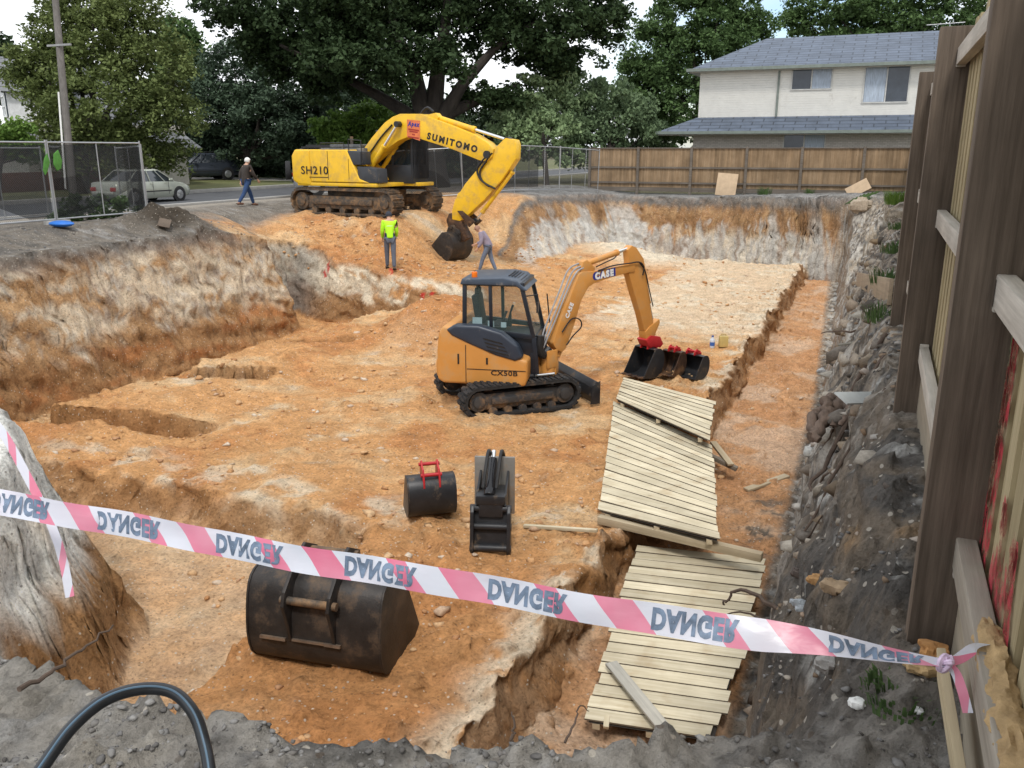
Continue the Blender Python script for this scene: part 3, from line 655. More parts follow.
for zc in (.35, 1.13, 1.98):
    for a, c in zip(segs[:9], segs[1:10]):
        if zc == .35 and a < 1: 
            continue
        b = MB(); b.beam((fslope(a)+.012, a-FY-.02 if a > 1 else a-FY, zc+rng.normal()*.008), (fslope(c)+.012, c-FY+.1, zc+rng.normal()*.008), .048, .092)
        b.build('rail', w_rail, fence, bevel=.005)
    a, c = segs[9], 42.6
    b = MB(); b.beam((fslope(a)+.012, a-FY, zc), (fslope(c)+.012, c-FY, zc-.2), .048, .09); b.build('rail', w_rail, fence)
b = MB(); b.beam((.012, .5-FY, .335), (.012, 2.62-FY+.05, .36), .055, .10)
ro = b.build('rail', wood('split_rail_timber', (.24, .21, .17), (.40, .36, .30), 1, 35, .8), fence, bevel=.006); ro['label'] = 'split lower rail end'
i = 0; bays = {}
y = .45
while y < 43:
    near = y < 12
    wd = .1+.012*rng.random(); over = i % 2
    x = fslope(y)+.05+(.018 if not over else 0)+.003*rng.random(); top = 2.12+.05*rng.random()+(.12 if y < 4 else 0); 
    k = 0 if y < 2.62 else min(5, int((y-2.62)/2.75)+1)
    b = bays.setdefault(k, MB()); g = min(0, gnd(x+FX, y))-.06
    b.box((x+.008, y-FY, (top+g)/2), (.016, wd+(.02 if not over else 0), top-g), Matrix.Rotation(rng.normal()*.004, 3, 'X'))
    y += .092; i += 1
for k, b in bays.items(): b.build('palings', w_pal, fence, smooth=False)
b = MB()
for a, c in zip([.5]+ys[:6], ys[:7]): b.beam((.03+fslope(a), a-FY, .06+rng.normal()*.01), (.03+fslope(c), c-FY, .07), .03, .26)
b.build('plinth_board', wood('plinth_timber', (.30, .255, .19), (.44, .38, .29), 1, 40, .4), fence, bevel=.004)
# spray paint on the palings
def spray(name, m, pts, w):
    bm_ = MB(); P_ = [Vector((.045, y-FY, z)) for y, z in pts]
    for p, q in zip(P_, P_[1:]):
        d = (q-p).normalized(); n = Vector((0, -d.z, d.y))*w/2; v = bm_.vs([p-n-d*w*.3, p+n-d*w*.3, q+n+d*w*.3, q-n+d*w*.3]); bm_.face(v)
    bm_.build(name, m, fence, smooth=False)
def spray_mat(name, c):
    m, nt, N, L, P = new_mat(name); P.inputs['Base Color'].default_value = (*c, 1); P.inputs['Roughness'].default_value = .7
    L.new(ramp(nt, noise(nt, 14, 5, .7), [(.42, 0.), (.6, .85)]), P.inputs['Alpha']); return m
spray('red_graffiti', spray_mat('red_spray', (.5, .03, .05)), [(3.05, .55), (2.98, .95), (2.86, .5), (2.78, .9), (2.66, .45), (2.55, 1.0), (2.5, .3)], .12)
spray('pale_graffiti', spray_mat('pale_spray', (.62, .75, .45)), [(2.62, .95), (2.66, 1.22), (2.58, .55), (2.52, 1.2)], .06)
spray('red_graffiti', spray_mat('red_spray_low', (.42, .03, .05)), [(2.35, .4), (2.3, .62), (2.2, .3), (2.12, .6), (2.0, .2)], .10)

# ------------------------------------------------------------------ back fence
w_back = wood('old_palings', (.22, .145, .08), (.36, .265, .17), 2, 26, .3)
w_backd = wood('old_fence_rails', (.10, .085, .07), (.19, .165, .14), 0, 20, .3)
BY = 43.3; x0, x1 = at_y(589, 170, BY).x, 1.3; zb, zt = -.5, at_y(700, 148.5, BY).z
bf = thing('back_fence', 'weathered brown paling fence along the back of the site', 'fence', (x0, BY, 0))
b = MB(); x = 0; i = 0
while x < x1-x0:
    b.box((x, .03+.014*(i % 2), (zb+zt)/2+.0*i), (.105, .016, zt-zb+.02*rng.random())); x += .098; i += 1
b.build('palings', w_back, bf, smooth=False)
b = MB(); L_ = x1-x0
b.box((L_/2, .02, zt+.02), (L_, .12, .045)); b.build('capping', w_backd, bf)
for zz in (zb+.42, (zb+zt)/2+.12):
    b = MB(); b.box((L_/2, -.02, zz), (L_, .05, .085)); b.build('rail', w_backd, bf)
for px in (638, 691, 746, 801, 863):
    xx = at_y(px, 170, BY).x-x0; b = MB(); b.box((xx, -.06, (zb-.2+zt+.08)/2), (.12, .1, zt-zb+.28)); b.build('post', w_backd, bf)
xx = .05; b = MB(); b.box((xx, -.06, (zb+zt)/2), (.12, .1, zt-zb+.1)); b.build('post', w_backd, bf)
b = MB(); b.box((L_/2, .005, zb+.1), (L_, .03, .2)); b.build('plinth_board', w_backd, bf)
ply = mat('plywood', (.44, .33, .22), .85, var=.15, scale=4, bmp=.15)
def sheet(label, cx, py_b, w, h, lean, ang, px_shift=0):
    p = at_y(cx, py_b, 42.55); g = gnd(p.x, 42.55)
    o = MB().box((0, 0, h/2), (w, .018, h)).build('plywood_sheet', ply, bevel=.002)
    o.location = (p.x, 42.62, g-.02); o.rotation_euler = (-lean, ang, R(4)); return tag(o, label, 'plywood sheet', 'loose plywood at the back fence')
sheet('upright tan plywood sheet leaning against the back fence', 725, 190, .95, 1.08, R(18), R(4))
sheet('tilted tan plywood offcut lying low near the right corner of the back fence', 861, 190, 1.0, .62, R(38), R(-30))

# ------------------------------------------------------------------ temporary mesh fencing
galv = mat('galvanised_tube', (.36, .37, .38), .45, .55, var=.15)
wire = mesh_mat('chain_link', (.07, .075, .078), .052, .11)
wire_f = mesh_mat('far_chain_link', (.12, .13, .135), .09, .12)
cloth = mat('shade_cloth', (.018, .02, .022), .9, var=.2)
cloth.node_tree.nodes['Principled BSDF'].inputs['Alpha'].default_value = .66
def mesh_panel(label, a, c, h, mids=(), group='temporary site fencing', m=wire, lean=0., shade=None):
    a, c = Vector(a), Vector(c); d = c-a; yaw = math.atan2(d.y, d.x); Ln = math.hypot(d.x, d.y); sl = d.z/Ln
    t = thing('mesh_fence_panel', label, 'site fence', a, yaw, group); t.rotation_euler = (lean, -math.atan(sl), yaw)
    fr = MB(); r = .021
    fr.tube([(0, 0, 0), (0, 0, h+.06)], r, 8); fr.tube([(Ln, 0, 0), (Ln, 0, h+.06)], r, 8)
    fr.tube([(0, 0, h), (Ln, 0, h)], r, 8); fr.tube([(0, 0, .12), (Ln, 0, .12)], r, 8)
    fr.build('frame', galv, t)
    for k in mids: MB().tube([(Ln*k, 0, .12), (Ln*k, 0, h)], .015, 8).build('brace', galv, t)
    MB().poly([(0, .012, .12), (Ln, .012, .12), (Ln, .012, h), (0, .012, h)]).build('wire_mesh', m, t, smooth=False)
    if shade:
        for q in shade: MB().poly([(x*Ln, .03, z*h) for x, z in q]).build('shade_cloth', cloth, t, smooth=False)
    return t
mesh_panel('chain link panel nearest the street corner with dark shade cloth', (-19, 15.85, -.3), (-19, 18.8, -.3), 1.98, (.5,), shade=[[(.02, .98), (.99, .96), (.99, .06), (.9, .06), (.86, .4), (.5, .2), (.02, .08)], [(.02, .55), (.3, .6), (.42, .1), (.03, .08)], [(.8, .98), (.985, .98), (.985, .06), (.8, .1)]])
mesh_panel('chain link panel cut by the left picture edge', (-19, 12.3, -.3), (-19, 15.8, -.3), 1.98, (.55,), shade=[[(.01, .97), (.99, .97), (.99, .08), (.8, .08), (.5, .3), (.01, .36)]])
mesh_panel('chain link panel running back beside the silver sedan', (-19.05, 18.9, -.35), (-21.6, 20.4, -.4), 1.95, (.5,), shade=[[(.0, .97), (.2, .97), (.18, .1), (.0, .1)]])
mesh_panel('chain link panel behind the first on the left', (-21.2, 13.5, -.4), (-21.4, 17.6, -.4), 1.95, (.33, .66))
far = [(594, 40.6), (548, 37.0), (497, 33.6)]
pp = [(-12.75, 41.6), (-13.7, 38.6), (-14.7, 35.6), (-15.9, 32.9), (-18.6, 31.6)]
labs = ['wire mesh panel joining the paling fence', 'wire mesh panel behind the tip of the yellow boom', 'wire mesh panel behind the yellow excavator arm', 'wire mesh panel just right of the yellow excavator cab']
for k in range(4):
    a, c = pp[k], pp[k+1]
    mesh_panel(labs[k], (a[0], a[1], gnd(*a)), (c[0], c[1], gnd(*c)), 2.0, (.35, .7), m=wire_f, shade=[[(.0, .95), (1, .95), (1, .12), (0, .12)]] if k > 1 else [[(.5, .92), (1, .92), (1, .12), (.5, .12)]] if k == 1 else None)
b0 = Vector((-19.0, 14.9, -.36))
for (x, y, lab) in ((-18.98, 15.82, 'concrete fence foot beside the blue lid'), (-18.98, 12.6, 'concrete fence foot at the left picture edge'), (-19.02, 18.85, 'concrete fence foot at the street corner')):
    o = MB().box((0, 0, .06), (.24, .62, .12)).build('fence_foot', concm, bevel=.02); o.location = (x, y, gnd(x, y)-.01); tag(o, lab, 'fence foot', 'concrete fence feet')
o = MB().ball((0, 0, .1), .28, 16, 8, (1.25, .8, .28)).build('blue_lid', mat('blue_plastic', (.02, .14, .5), .4)); o.location = on_ground(62, 228); tag(o, 'bright blue plastic lid on the dirt below the chain link fence', 'lid')
# hi-vis vest hung on the panels
vm = mat('hi_vis_green', (.07, .22, .035), .7, var=.25, scale=12)
b = MB()
b.prism([(-.22, 1.02), (-.14, 1.3), (-.04, 1.42), (.0, 1.2), (-.1, 1.0), (-.18, .9)], (-18.93, 15.8), (0, 1), .03); b.prism([(.1, 1.15), (.14, 1.4), (.28, 1.5), (.36, 1.25), (.30, 1.05), (.18, 1.0)], (-18.93, 15.8), (0, 1), .03)
tag(b.build('safety_vest', vm, bevel=.008), 'lime green safety vest hung on the chain link fence post', 'vest')
b0 = Vector((-19.6, 17.4, -.4))
tree('fence_weeds', 'leafy green weeds growing along the chain link fence', b0, [(0, 0, .35, .3, 1.2, .4), (.1, .9, .25, .3, .7, .3), (0, -.8, .2, .25, .7, .25)], 2600, .06, L_right, .02, .2, cat='weeds')

# ------------------------------------------------------------------ houses
clad = mat('white_weatherboard', (.80, .79, .74), .7, var=.06, scale=2, dirt=(.45, .42, .36), damt=.15, dscale=1.2)
nt = clad.node_tree
wv = nt.nodes.new('ShaderNodeTexWave'); wv.bands_direction = 'Z'; wv.wave_profile = 'SAW'; wv.inputs['Scale'].default_value = 1/.19/2/math.pi*3.14159*.98; nt.links.new(coord(nt), wv.inputs['Vector'])
nt.links.new(bump(nt, wv.outputs['Fac'], 1., .03), nt.nodes['Principled BSDF'].inputs['Normal'])
def tile_mat(name, a, row=.33):
    m = mat(name, a, .55, var=.22, scale=1.5); nt = m.node_tree
    br = nt.nodes.new('ShaderNodeTexBrick'); br.inputs['Scale'].default_value = 1.; br.inputs['Brick Width'].default_value = 1.1; br.inputs['Row Height'].default_value = row; br.inputs['Mortar Size'].default_value = .03
    br.inputs['Color1'].default_value = (1, 1, 1, 1); br.inputs['Color2'].default_value = (.7, .7, .7, 1); br.inputs['Mortar'].default_value = (.12, .12, .12, 1); nt.links.new(coord(nt, 'UV'), br.inputs['Vector'])
    P = nt.nodes['Principled BSDF']; src = P.inputs['Base Color'].links[0].from_socket
    nt.links.new(mixc(nt, .7, src, br.outputs['Color'], 'MULTIPLY'), P.inputs['Base Color']); nt.links.new(bump(nt, br.outputs['Color'], .8, .05), P.inputs['Normal'])
    return m
def roof_mesh(name, faces, m, parent, th=.1):
    """each face a slope; uv.x along the eave, uv.y up the slope"""
    bm = bmesh.new(); uv = bm.loops.layers.uv.new('UVMap')
    for pts in faces:
        P_ = [Vector(p) for p in pts]; ex = (P_[1]-P_[0]).normalized(); n = ex.cross(P_[-1]-P_[0]).normalized(); ey = n.cross(ex)
        f = bm.faces.new([bm.verts.new(p) for p in P_])
        for l in f.loops: d = l.vert.co-P_[0]; l[uv].uv = (d.dot(ex), d.dot(ey))
    me = bpy.data.meshes.new(name); bm.to_mesh(me); bm.free(); o = link(name, me, m, parent)
    so_ = o.modifiers.new('thick', 'SOLIDIFY'); so_.thickness = th; so_.offset = -1
    return o
HY = 50.
def hp(px, py, y=HY): return at_y(px, py, y)
wl = hp(699, 100).x; wr = 4.6; ze = hp(699, 71).z; zl = hp(699, 118).z
house = thing('two_storey_house', 'white two storey weatherboard house with grey tiled hip roof behind the back fence', 'house', (wl, HY, -.4))
def loc(x, z, y=HY): return (x-wl, y-HY, z+.4)
Wd = wr-wl; dep = 8.
tiles = tile_mat('grey_roof_tiles', (.095, .12, .165), .38)
MB().box((Wd/2, dep/2, (zl-1.2+ze)/2+.4), (Wd, dep, ze-zl+1.2)).build('upper_wall', clad, house)
brk = mat('pale_brick', (.52, .49, .46), .85, var=.1); nt = brk.node_tree
br = nt.nodes.new('ShaderNodeTexBrick'); br.inputs['Scale'].default_value = 1.; br.inputs['Brick Width'].default_value = .24; br.inputs['Row Height'].default_value = .086; br.inputs['Mortar Size'].default_value = .008
br.inputs['Color1'].default_value = (.55, .52, .49, 1); br.inputs['Color2'].default_value = (.44, .41, .38, 1); br.inputs['Mortar'].default_value = (.3, .28, .26, 1)
nt.links.new(coord(nt, 'Object'), br.inputs['Vector']); mp_ = nt.nodes.new('ShaderNodeMapping'); mp_.inputs['Rotation'].default_value = (R(90), 0, 0); nt.links.new(coord(nt), mp_.inputs['Vector']); nt.links.new(mp_.outputs[0], br.inputs['Vector'])
nt.links.new(br.outputs['Color'], nt.nodes['Principled BSDF'].inputs['Base Color'])
zlow = hp(699, 128).z
MB().box((Wd/2, dep/2-.15, (zlow+.4)/2+.1), (Wd+.3, dep+.3, zlow+.4)).build('lower_wall', brk, house)
ov = .55; rz = hp(800, 37, HY+dep/2).z+.4; e = ze+.42
rl, rr = hp(779, 41, HY+dep/2).x-wl, hp(862, 36, HY+dep/2).x-wl
ridge_l = (2.9, dep/2, rz); ridge_r = (Wd-2.4, dep/2, rz)
A, B_, C_, D_ = (-ov, -ov, e), (Wd+ov, -ov, e), (Wd+ov, dep+ov, e), (-ov, dep+ov, e)
roof_mesh('roof', [[A, B_, ridge_r, ridge_l], [C_, D_, ridge_l, ridge_r], [D_, A, ridge_l], [B_, C_, ridge_r]], tiles, house)
trimg = mat('grey_green_trim', (.17, .2, .18), .5)
b = MB(); b.box((Wd/2, -ov-.06, e-.02), (Wd+2*ov+.2, .12, .16)); b.box((-ov-.06, dep/2, e-.02), (.12, dep+2*ov, .16)); b.build('gutter', trimg, house)
MB().box((Wd/2, dep/2, e-.12), (Wd+2*ov-.1, dep+2*ov-.1, .05)).build('soffit', mat('soffit_paint', (.5, .48, .43), .8), house)
# lower skirt roof
lz = hp(657, 132, HY-1.6).z+.4; lx = hp(657, 132, HY-1.6).x-wl; uz = zl+.4+.02
roof_mesh('skirt_roof', [[(lx, -1.6, lz), (Wd+.8, -1.6, lz), (Wd+.4, -.01, uz), (-.05, -.01, uz)], [(lx, dep, lz), (lx, -1.6, lz), (-.05, -.01, uz), (-.05, dep, uz)]], tiles, house)
b = MB(); b.box(((lx+Wd)/2+.4, -1.66, lz-.05), (Wd-lx+.8, .12, .15)); b.box((lx-.06, dep/2-.8, lz-.05), (.12, dep+1.6, .15)); b.build('gutter', trimg, house)
MB().box(((lx+Wd)/2+.3, -.75, lz-.16), (Wd-lx+.5, 1.6, .04)).build('soffit', mat('skirt_soffit_paint', (.4, .38, .34), .8), house)
pane_m = mat('window_glass', (.035, .045, .06), .08, var=.3, scale=1.5, spec=.6)
curt = mat('net_curtain', (.36, .42, .50), .7, var=.3, scale=9, stretch=(3, 1, .3))
alu = mat('window_frame', (.5, .5, .48), .5)
def window(x0, x1, z0, z1, y, blind=None, split=.5):
    t = MB(); 
    for (c, s) in (((x0+x1)/2, z0), ((x0+x1)/2, z1)): t.box((c, y-.03, s), (x1-x0+.1, .07, .06))
    for x in (x0, x0+(x1-x0)*split, x1): t.box((x, y-.034, (z0+z1)/2), (.06, .07, z1-z0-.062))
    fr = t.build('window', alu, house)
    MB().box(((x0+x1)/2, y-.01, (z0+z1)/2), (x1-x0, .016, z1-z0)).build('pane', pane_m, fr)
    if blind: MB().box(((x0+x0+(x1-x0)*split)/2 if blind == 'L' else (x0+(x1-x0)*split+x1)/2, y-.026, (z0+z1)/2), ((x1-x0)*.46, .01, z1-z0-.08)).build('curtain', curt, fr)
wx = lambda px, py: (hp(px, py).x-wl, hp(px, py).z+.4)
(a, z1_), (c, z0_) = wx(793, 68), wx(831, 89); window(a, c, z0_, z1_, 0, 'R')
(a, z1_), (c, z0_) = wx(866, 65), wx(907, 102); window(a, c, z0_, z1_, 0, 'L')
(a, z1_), (c, z0_) = wx(785, 131), wx(825, 146); window(a, c, z0_-.5, z1_, -.3, 'R')
xd = wx(779, 80)[0]; b = MB(); b.box((xd, -.06, (ze+zl)/2+.4), (.1, .09, ze-zl-.1)); b.build('downpipe', trimg, house)
# antenna
an = at_y(950, 24, HY+3); t = thing('roof_antenna', 'thin television antenna on the house roof', 'antenna', (an.x, an.y, rz-2.2))
b = MB(); zt_ = an.z-(rz-2.2); b.tube([(0, 0, 0), (0, 0, zt_)], .03, 6); b.tube([(-1.1, 0, zt_), (.7, 0, zt_+.05)], .025, 6)
for k in range(9): b.tube([(-1.+.2*k, -.3, zt_), (-1.+.2*k, .3, zt_)], .012, 5)
b.build('mast', galv, t)
# left house: steep grey tiled roof with a white dormer
d = 46.; o_ = at_d(20, 150, d); lh = thing('left_house', 'house with grey tiled roof and white gabled dormer at the left edge', 'house', (o_.x, o_.y, -.4), R(-32))
MB().box((-4, 4, 1.6), (13, 8, 3.2)).build('wall', mat('cream_render', (.5, .48, .43), .8), lh)
roof_mesh('roof', [[(-11.5, -.7, 2.0), (3.2, -.7, 2.0), (-.6, 4, 6.6), (-11.5, 4, 6.6)], [(3.2, 8.7, 2.0), (-11.5, 8.7, 2.0), (-11.5, 4, 6.6), (-.6, 4, 6.6)], [(3.2, -.7, 2.0), (3.2, 8.7, 2.0), (-.6, 4, 6.6)]], tile_mat('slate_tiles', (.20, .21, .225), .3), lh)
dm = at_d(4, 100, d-1.); dl = Matrix.Rotation(R(32), 3, 'Z') @ (dm-Vector((o_.x, o_.y, -.4)))
wh = mat('white_trim', (.72, .73, .75), .5)
b = MB(); b.prism([(-1.3, -1.2), (1.3, -1.2), (1.3, .6), (0, 2.0), (-1.3, .6)], (0, 0), (1, 0), 3.); b.xf(Matrix.Translation(dl+Vector((0, 1.5, 0)))); dob = b.build('dormer', wh, lh)
MB().box(dl+Vector((0.45, -.06, -.1)), (1.25, .06, 1.5)).build('pane', mat('dormer_glass', (.12, .16, .2), .1), dob)
b = MB()
for x in (-.2, .45, 1.1): b.box(dl+Vector((x, -.1, -.1)), (.06, .05, 1.5))
for z in (-.85, -.35, .15, .65): b.box(dl+Vector((.45, -.102, z)), (1.36, .05, .06))
b.build('window_frame', wh, dob)
roof_mesh('dormer_roof', [[dl+Vector(p) for p in ((1.6, -.25, .35), (1.6, 3.2, .35), (0, 3.2, 2.15), (0, -.25, 2.15))], [dl+Vector(p) for p in ((-1.6, 3.2, .35), (-1.6, -.25, .35), (0, -.25, 2.15), (0, 3.2, 2.15))]], tile_mat('dormer_tiles', (.2, .21, .22)), dob)
# low brick wall and side hut glimpsed behind the fence
o = MB().box((0, 0, .45), (.25, 14, .9)).build('brick_wall', mat('red_brick', (.17, .075, .05), .9, var=.2, scale=8), bevel=.01); p = at_d(15, 190, 40); o.location = (p.x, p.y, -.42); tag(o, 'low red brick garden wall across the street at left', 'wall')
o = MB().box((0, 0, 1.1), (1.4, 3, 2.2)).build('garden_shed', mat('shed_white', (.5, .5, .48), .7), bevel=.02)
p = at_d(192, 158, 66); o.location = (p.x, p.y, -.4); tag(o, 'pale shed glimpsed under the olive tree', 'shed')
# ------------------------------------------------------------------ excavators
dust = (.36, .21, .10)
yel = mat('yellow_paint', (.72, .44, .02), .38, var=.07, scale=3, dirt=(.38, .25, .10), damt=.40, dscale=2.4)
yel_d = mat('worn_yellow_paint', (.62, .39, .03), .5, var=.12, scale=4, dirt=(.28, .18, .08), damt=.45, dscale=3)
org = mat('orange_paint', (.55, .25, .06), .4, var=.07, scale=3, dirt=(.42, .27, .13), damt=.36, dscale=3)
navy = mat('dark_blue_paint', (.028, .037, .055), .35, var=.12, scale=3, dirt=(.3, .24, .18), damt=.12, dscale=5)
blk = mat('black_paint', (.018, .019, .022), .45, var=.25, scale=6, dirt=(.2, .14, .08), damt=.15, dscale=4)
rubber = mat('black_rubber', (.022, .022, .023), .75, var=.3, scale=9, dirt=(.16, .11, .07), damt=.3, dscale=4)
steel = mat('worn_track_steel', (.075, .062, .05), .6, .35, var=.35, scale=8, dirt=dust, damt=.45, dscale=3.5, bmp=.3)
chrome = mat('chromed_rod', (.75, .75, .74), .18, .9, var=.03)
bkt = mat('dark_bucket_steel', (.034, .030, .028), .5, .3, var=.35, scale=5, dirt=(.19, .125, .075), damt=.32, dscale=2.6, bmp=.25, bscale=50)
bkt_b = mat('black_bucket_paint', (.022, .023, .026), .42, .1, var=.3, scale=6, dirt=(.22, .15, .09), damt=.22, dscale=4, bmp=.15)
bkt_r = mat('rusty_bucket_steel', (.060, .034, .022), .6, .3, var=.4, scale=6, dirt=(.28, .15, .07), damt=.4, dscale=4, bmp=.3)
edge_m = mat('scoured_steel', (.22, .17, .13), .5, .6, var=.3, scale=8, dirt=dust, damt=.4)
redp = mat('red_paint', (.42, .02, .025), .4, var=.15, scale=6, dirt=(.2, .1, .06), damt=.15, dscale=6)
amber = mat('amber_lens', (.75, .16, .01), .25)
cabglass = glass('cab_glass', (.10, .15, .14), .30)
dkglass = glass('tinted_cab_glass', (.02, .03, .035), .75)
ink = mat('black_lettering', (.015, .014, .014), .5); white_i = mat('white_lettering', (.75, .75, .75), .5); blue_i = mat('blue_lettering', (.02, .03, .22), .5)
hose_m = mat('hydraulic_hose', (.014, .014, .015), .5)

def stadium(Lg, Rr, n, r2=None):
    """closed loop points (x, z) and outward normals, wheel centres at 0 and Lg"""
    r2 = r2 or Rr; per = []
    h = math.pi*Rr; tot = 2*Lg+2*h
    for i in range(n):
        s = tot*i/n
        if s < Lg: per.append((s, 0, 0, -1, 1, 0))
        elif s < Lg+h: a = (s-Lg)/Rr; per.append((Lg+Rr*math.sin(a), Rr-Rr*math.cos(a), math.sin(a), -math.cos(a), math.cos(a), math.sin(a)))
        elif s < 2*Lg+h: per.append((Lg-(s-Lg-h), 2*Rr, 0, 1, -1, 0))
        else: a = (s-2*Lg-h)/Rr; per.append((-Rr*math.sin(a), Rr+Rr*math.cos(a), -math.sin(a), math.cos(a), -math.cos(a), -math.sin(a)))
    return per
def track(root, y, Lg, Rr, w, belt_m, frame_m_, M, nshoe, lug, th):
    b = MB()
    per = stadium(Lg, Rr-th, nshoe)
    k = len(per)
    A = [b.vs([(x+nx*q, y+sg*w/2, z+th+nz*q) for x, z, nx, nz, tx, tz in per]) for q in (0, th*.6) for sg in (-1, 1)]
    for i in range(k):
        j = (i+1) % k
        b.face([A[0][i], A[0][j], A[1][j], A[1][i]]); b.face([A[2][i], A[3][i], A[3][j], A[2][j]])
        b.face([A[0][i], A[2][i], A[2][j], A[0][j]]); b.face([A[1][i], A[1][j], A[3][j], A[3][i]])
    pitch = (2*Lg+2*math.pi*(Rr-th))/nshoe
    for x, z, nx, nz, tx, tz in per:
        Mx = Matrix(((tx, 0, nx), (0, 1, 0), (tz, 0, nz)))
        b.box((x+nx*(th*.65), y, z+th+nz*(th*.65)), (pitch*.86, w, th*.35), Mx)
        for o_ in ((-.28, .05, .30) if lug == 3 else (0,)):
            c = Vector((x, y, z+th))+Vector((tx, 0, tz))*pitch*o_+Vector((nx, 0, nz))*(th*.86)
            if lug == 3: b.box(c, (pitch*.10, w*.98, th*.45), Mx)
            else:
                b.box(c+Vector((0, w*.22, 0)), (pitch*.5, w*.5, th*.5), Mx); b.box(c-Vector((0, w*.22, 0))+Vector((tx, 0, tz))*pitch*.25, (pitch*.5, w*.5, th*.5), Mx)
    b.xf(M); belt = b.build('track', belt_m, root, smooth=False)
    ri = Rr-th*1.5
    f = MB(); f.box((Lg*.5, y, Rr*.95), (Lg*.86, w*.55, Rr*.95)); f.box((Lg*.5, y, Rr*1.0), (Lg*.72, w*.86, Rr*.42)); f.xf(M); f.build('track_frame', frame_m_, belt, bevel=.03)
    for nm, x in (('sprocket', 0), ('idler', Lg)):
        q = MB(); q.cyl((x, y-w*.33, Rr), (x, y+w*.33, Rr), ri*.93, 22); q.cyl((x, y-w*.42, Rr), (x, y+w*.42, Rr), ri*.55, 16)
        if nm == 'sprocket':
            for a in range(8): q.cyl((x+ri*.72*math.cos(a*.785), y-w*.35, Rr+ri*.72*math.sin(a*.785)), (x+ri*.72*math.cos(a*.785), y+w*.35, Rr+ri*.72*math.sin(a*.785)), .02, 6)
        q.xf(M); q.build(nm, frame_m_, belt, bevel=.01)
    n = 5
    for i in range(n):
        x = Lg*(.16+.68*i/(n-1)); q = MB(); q.cyl((x, y-w*.36, Rr*.36), (x, y+w*.36, Rr*.36), Rr*.26, 12); q.xf(M); q.build('roller', frame_m_, belt)
    return belt

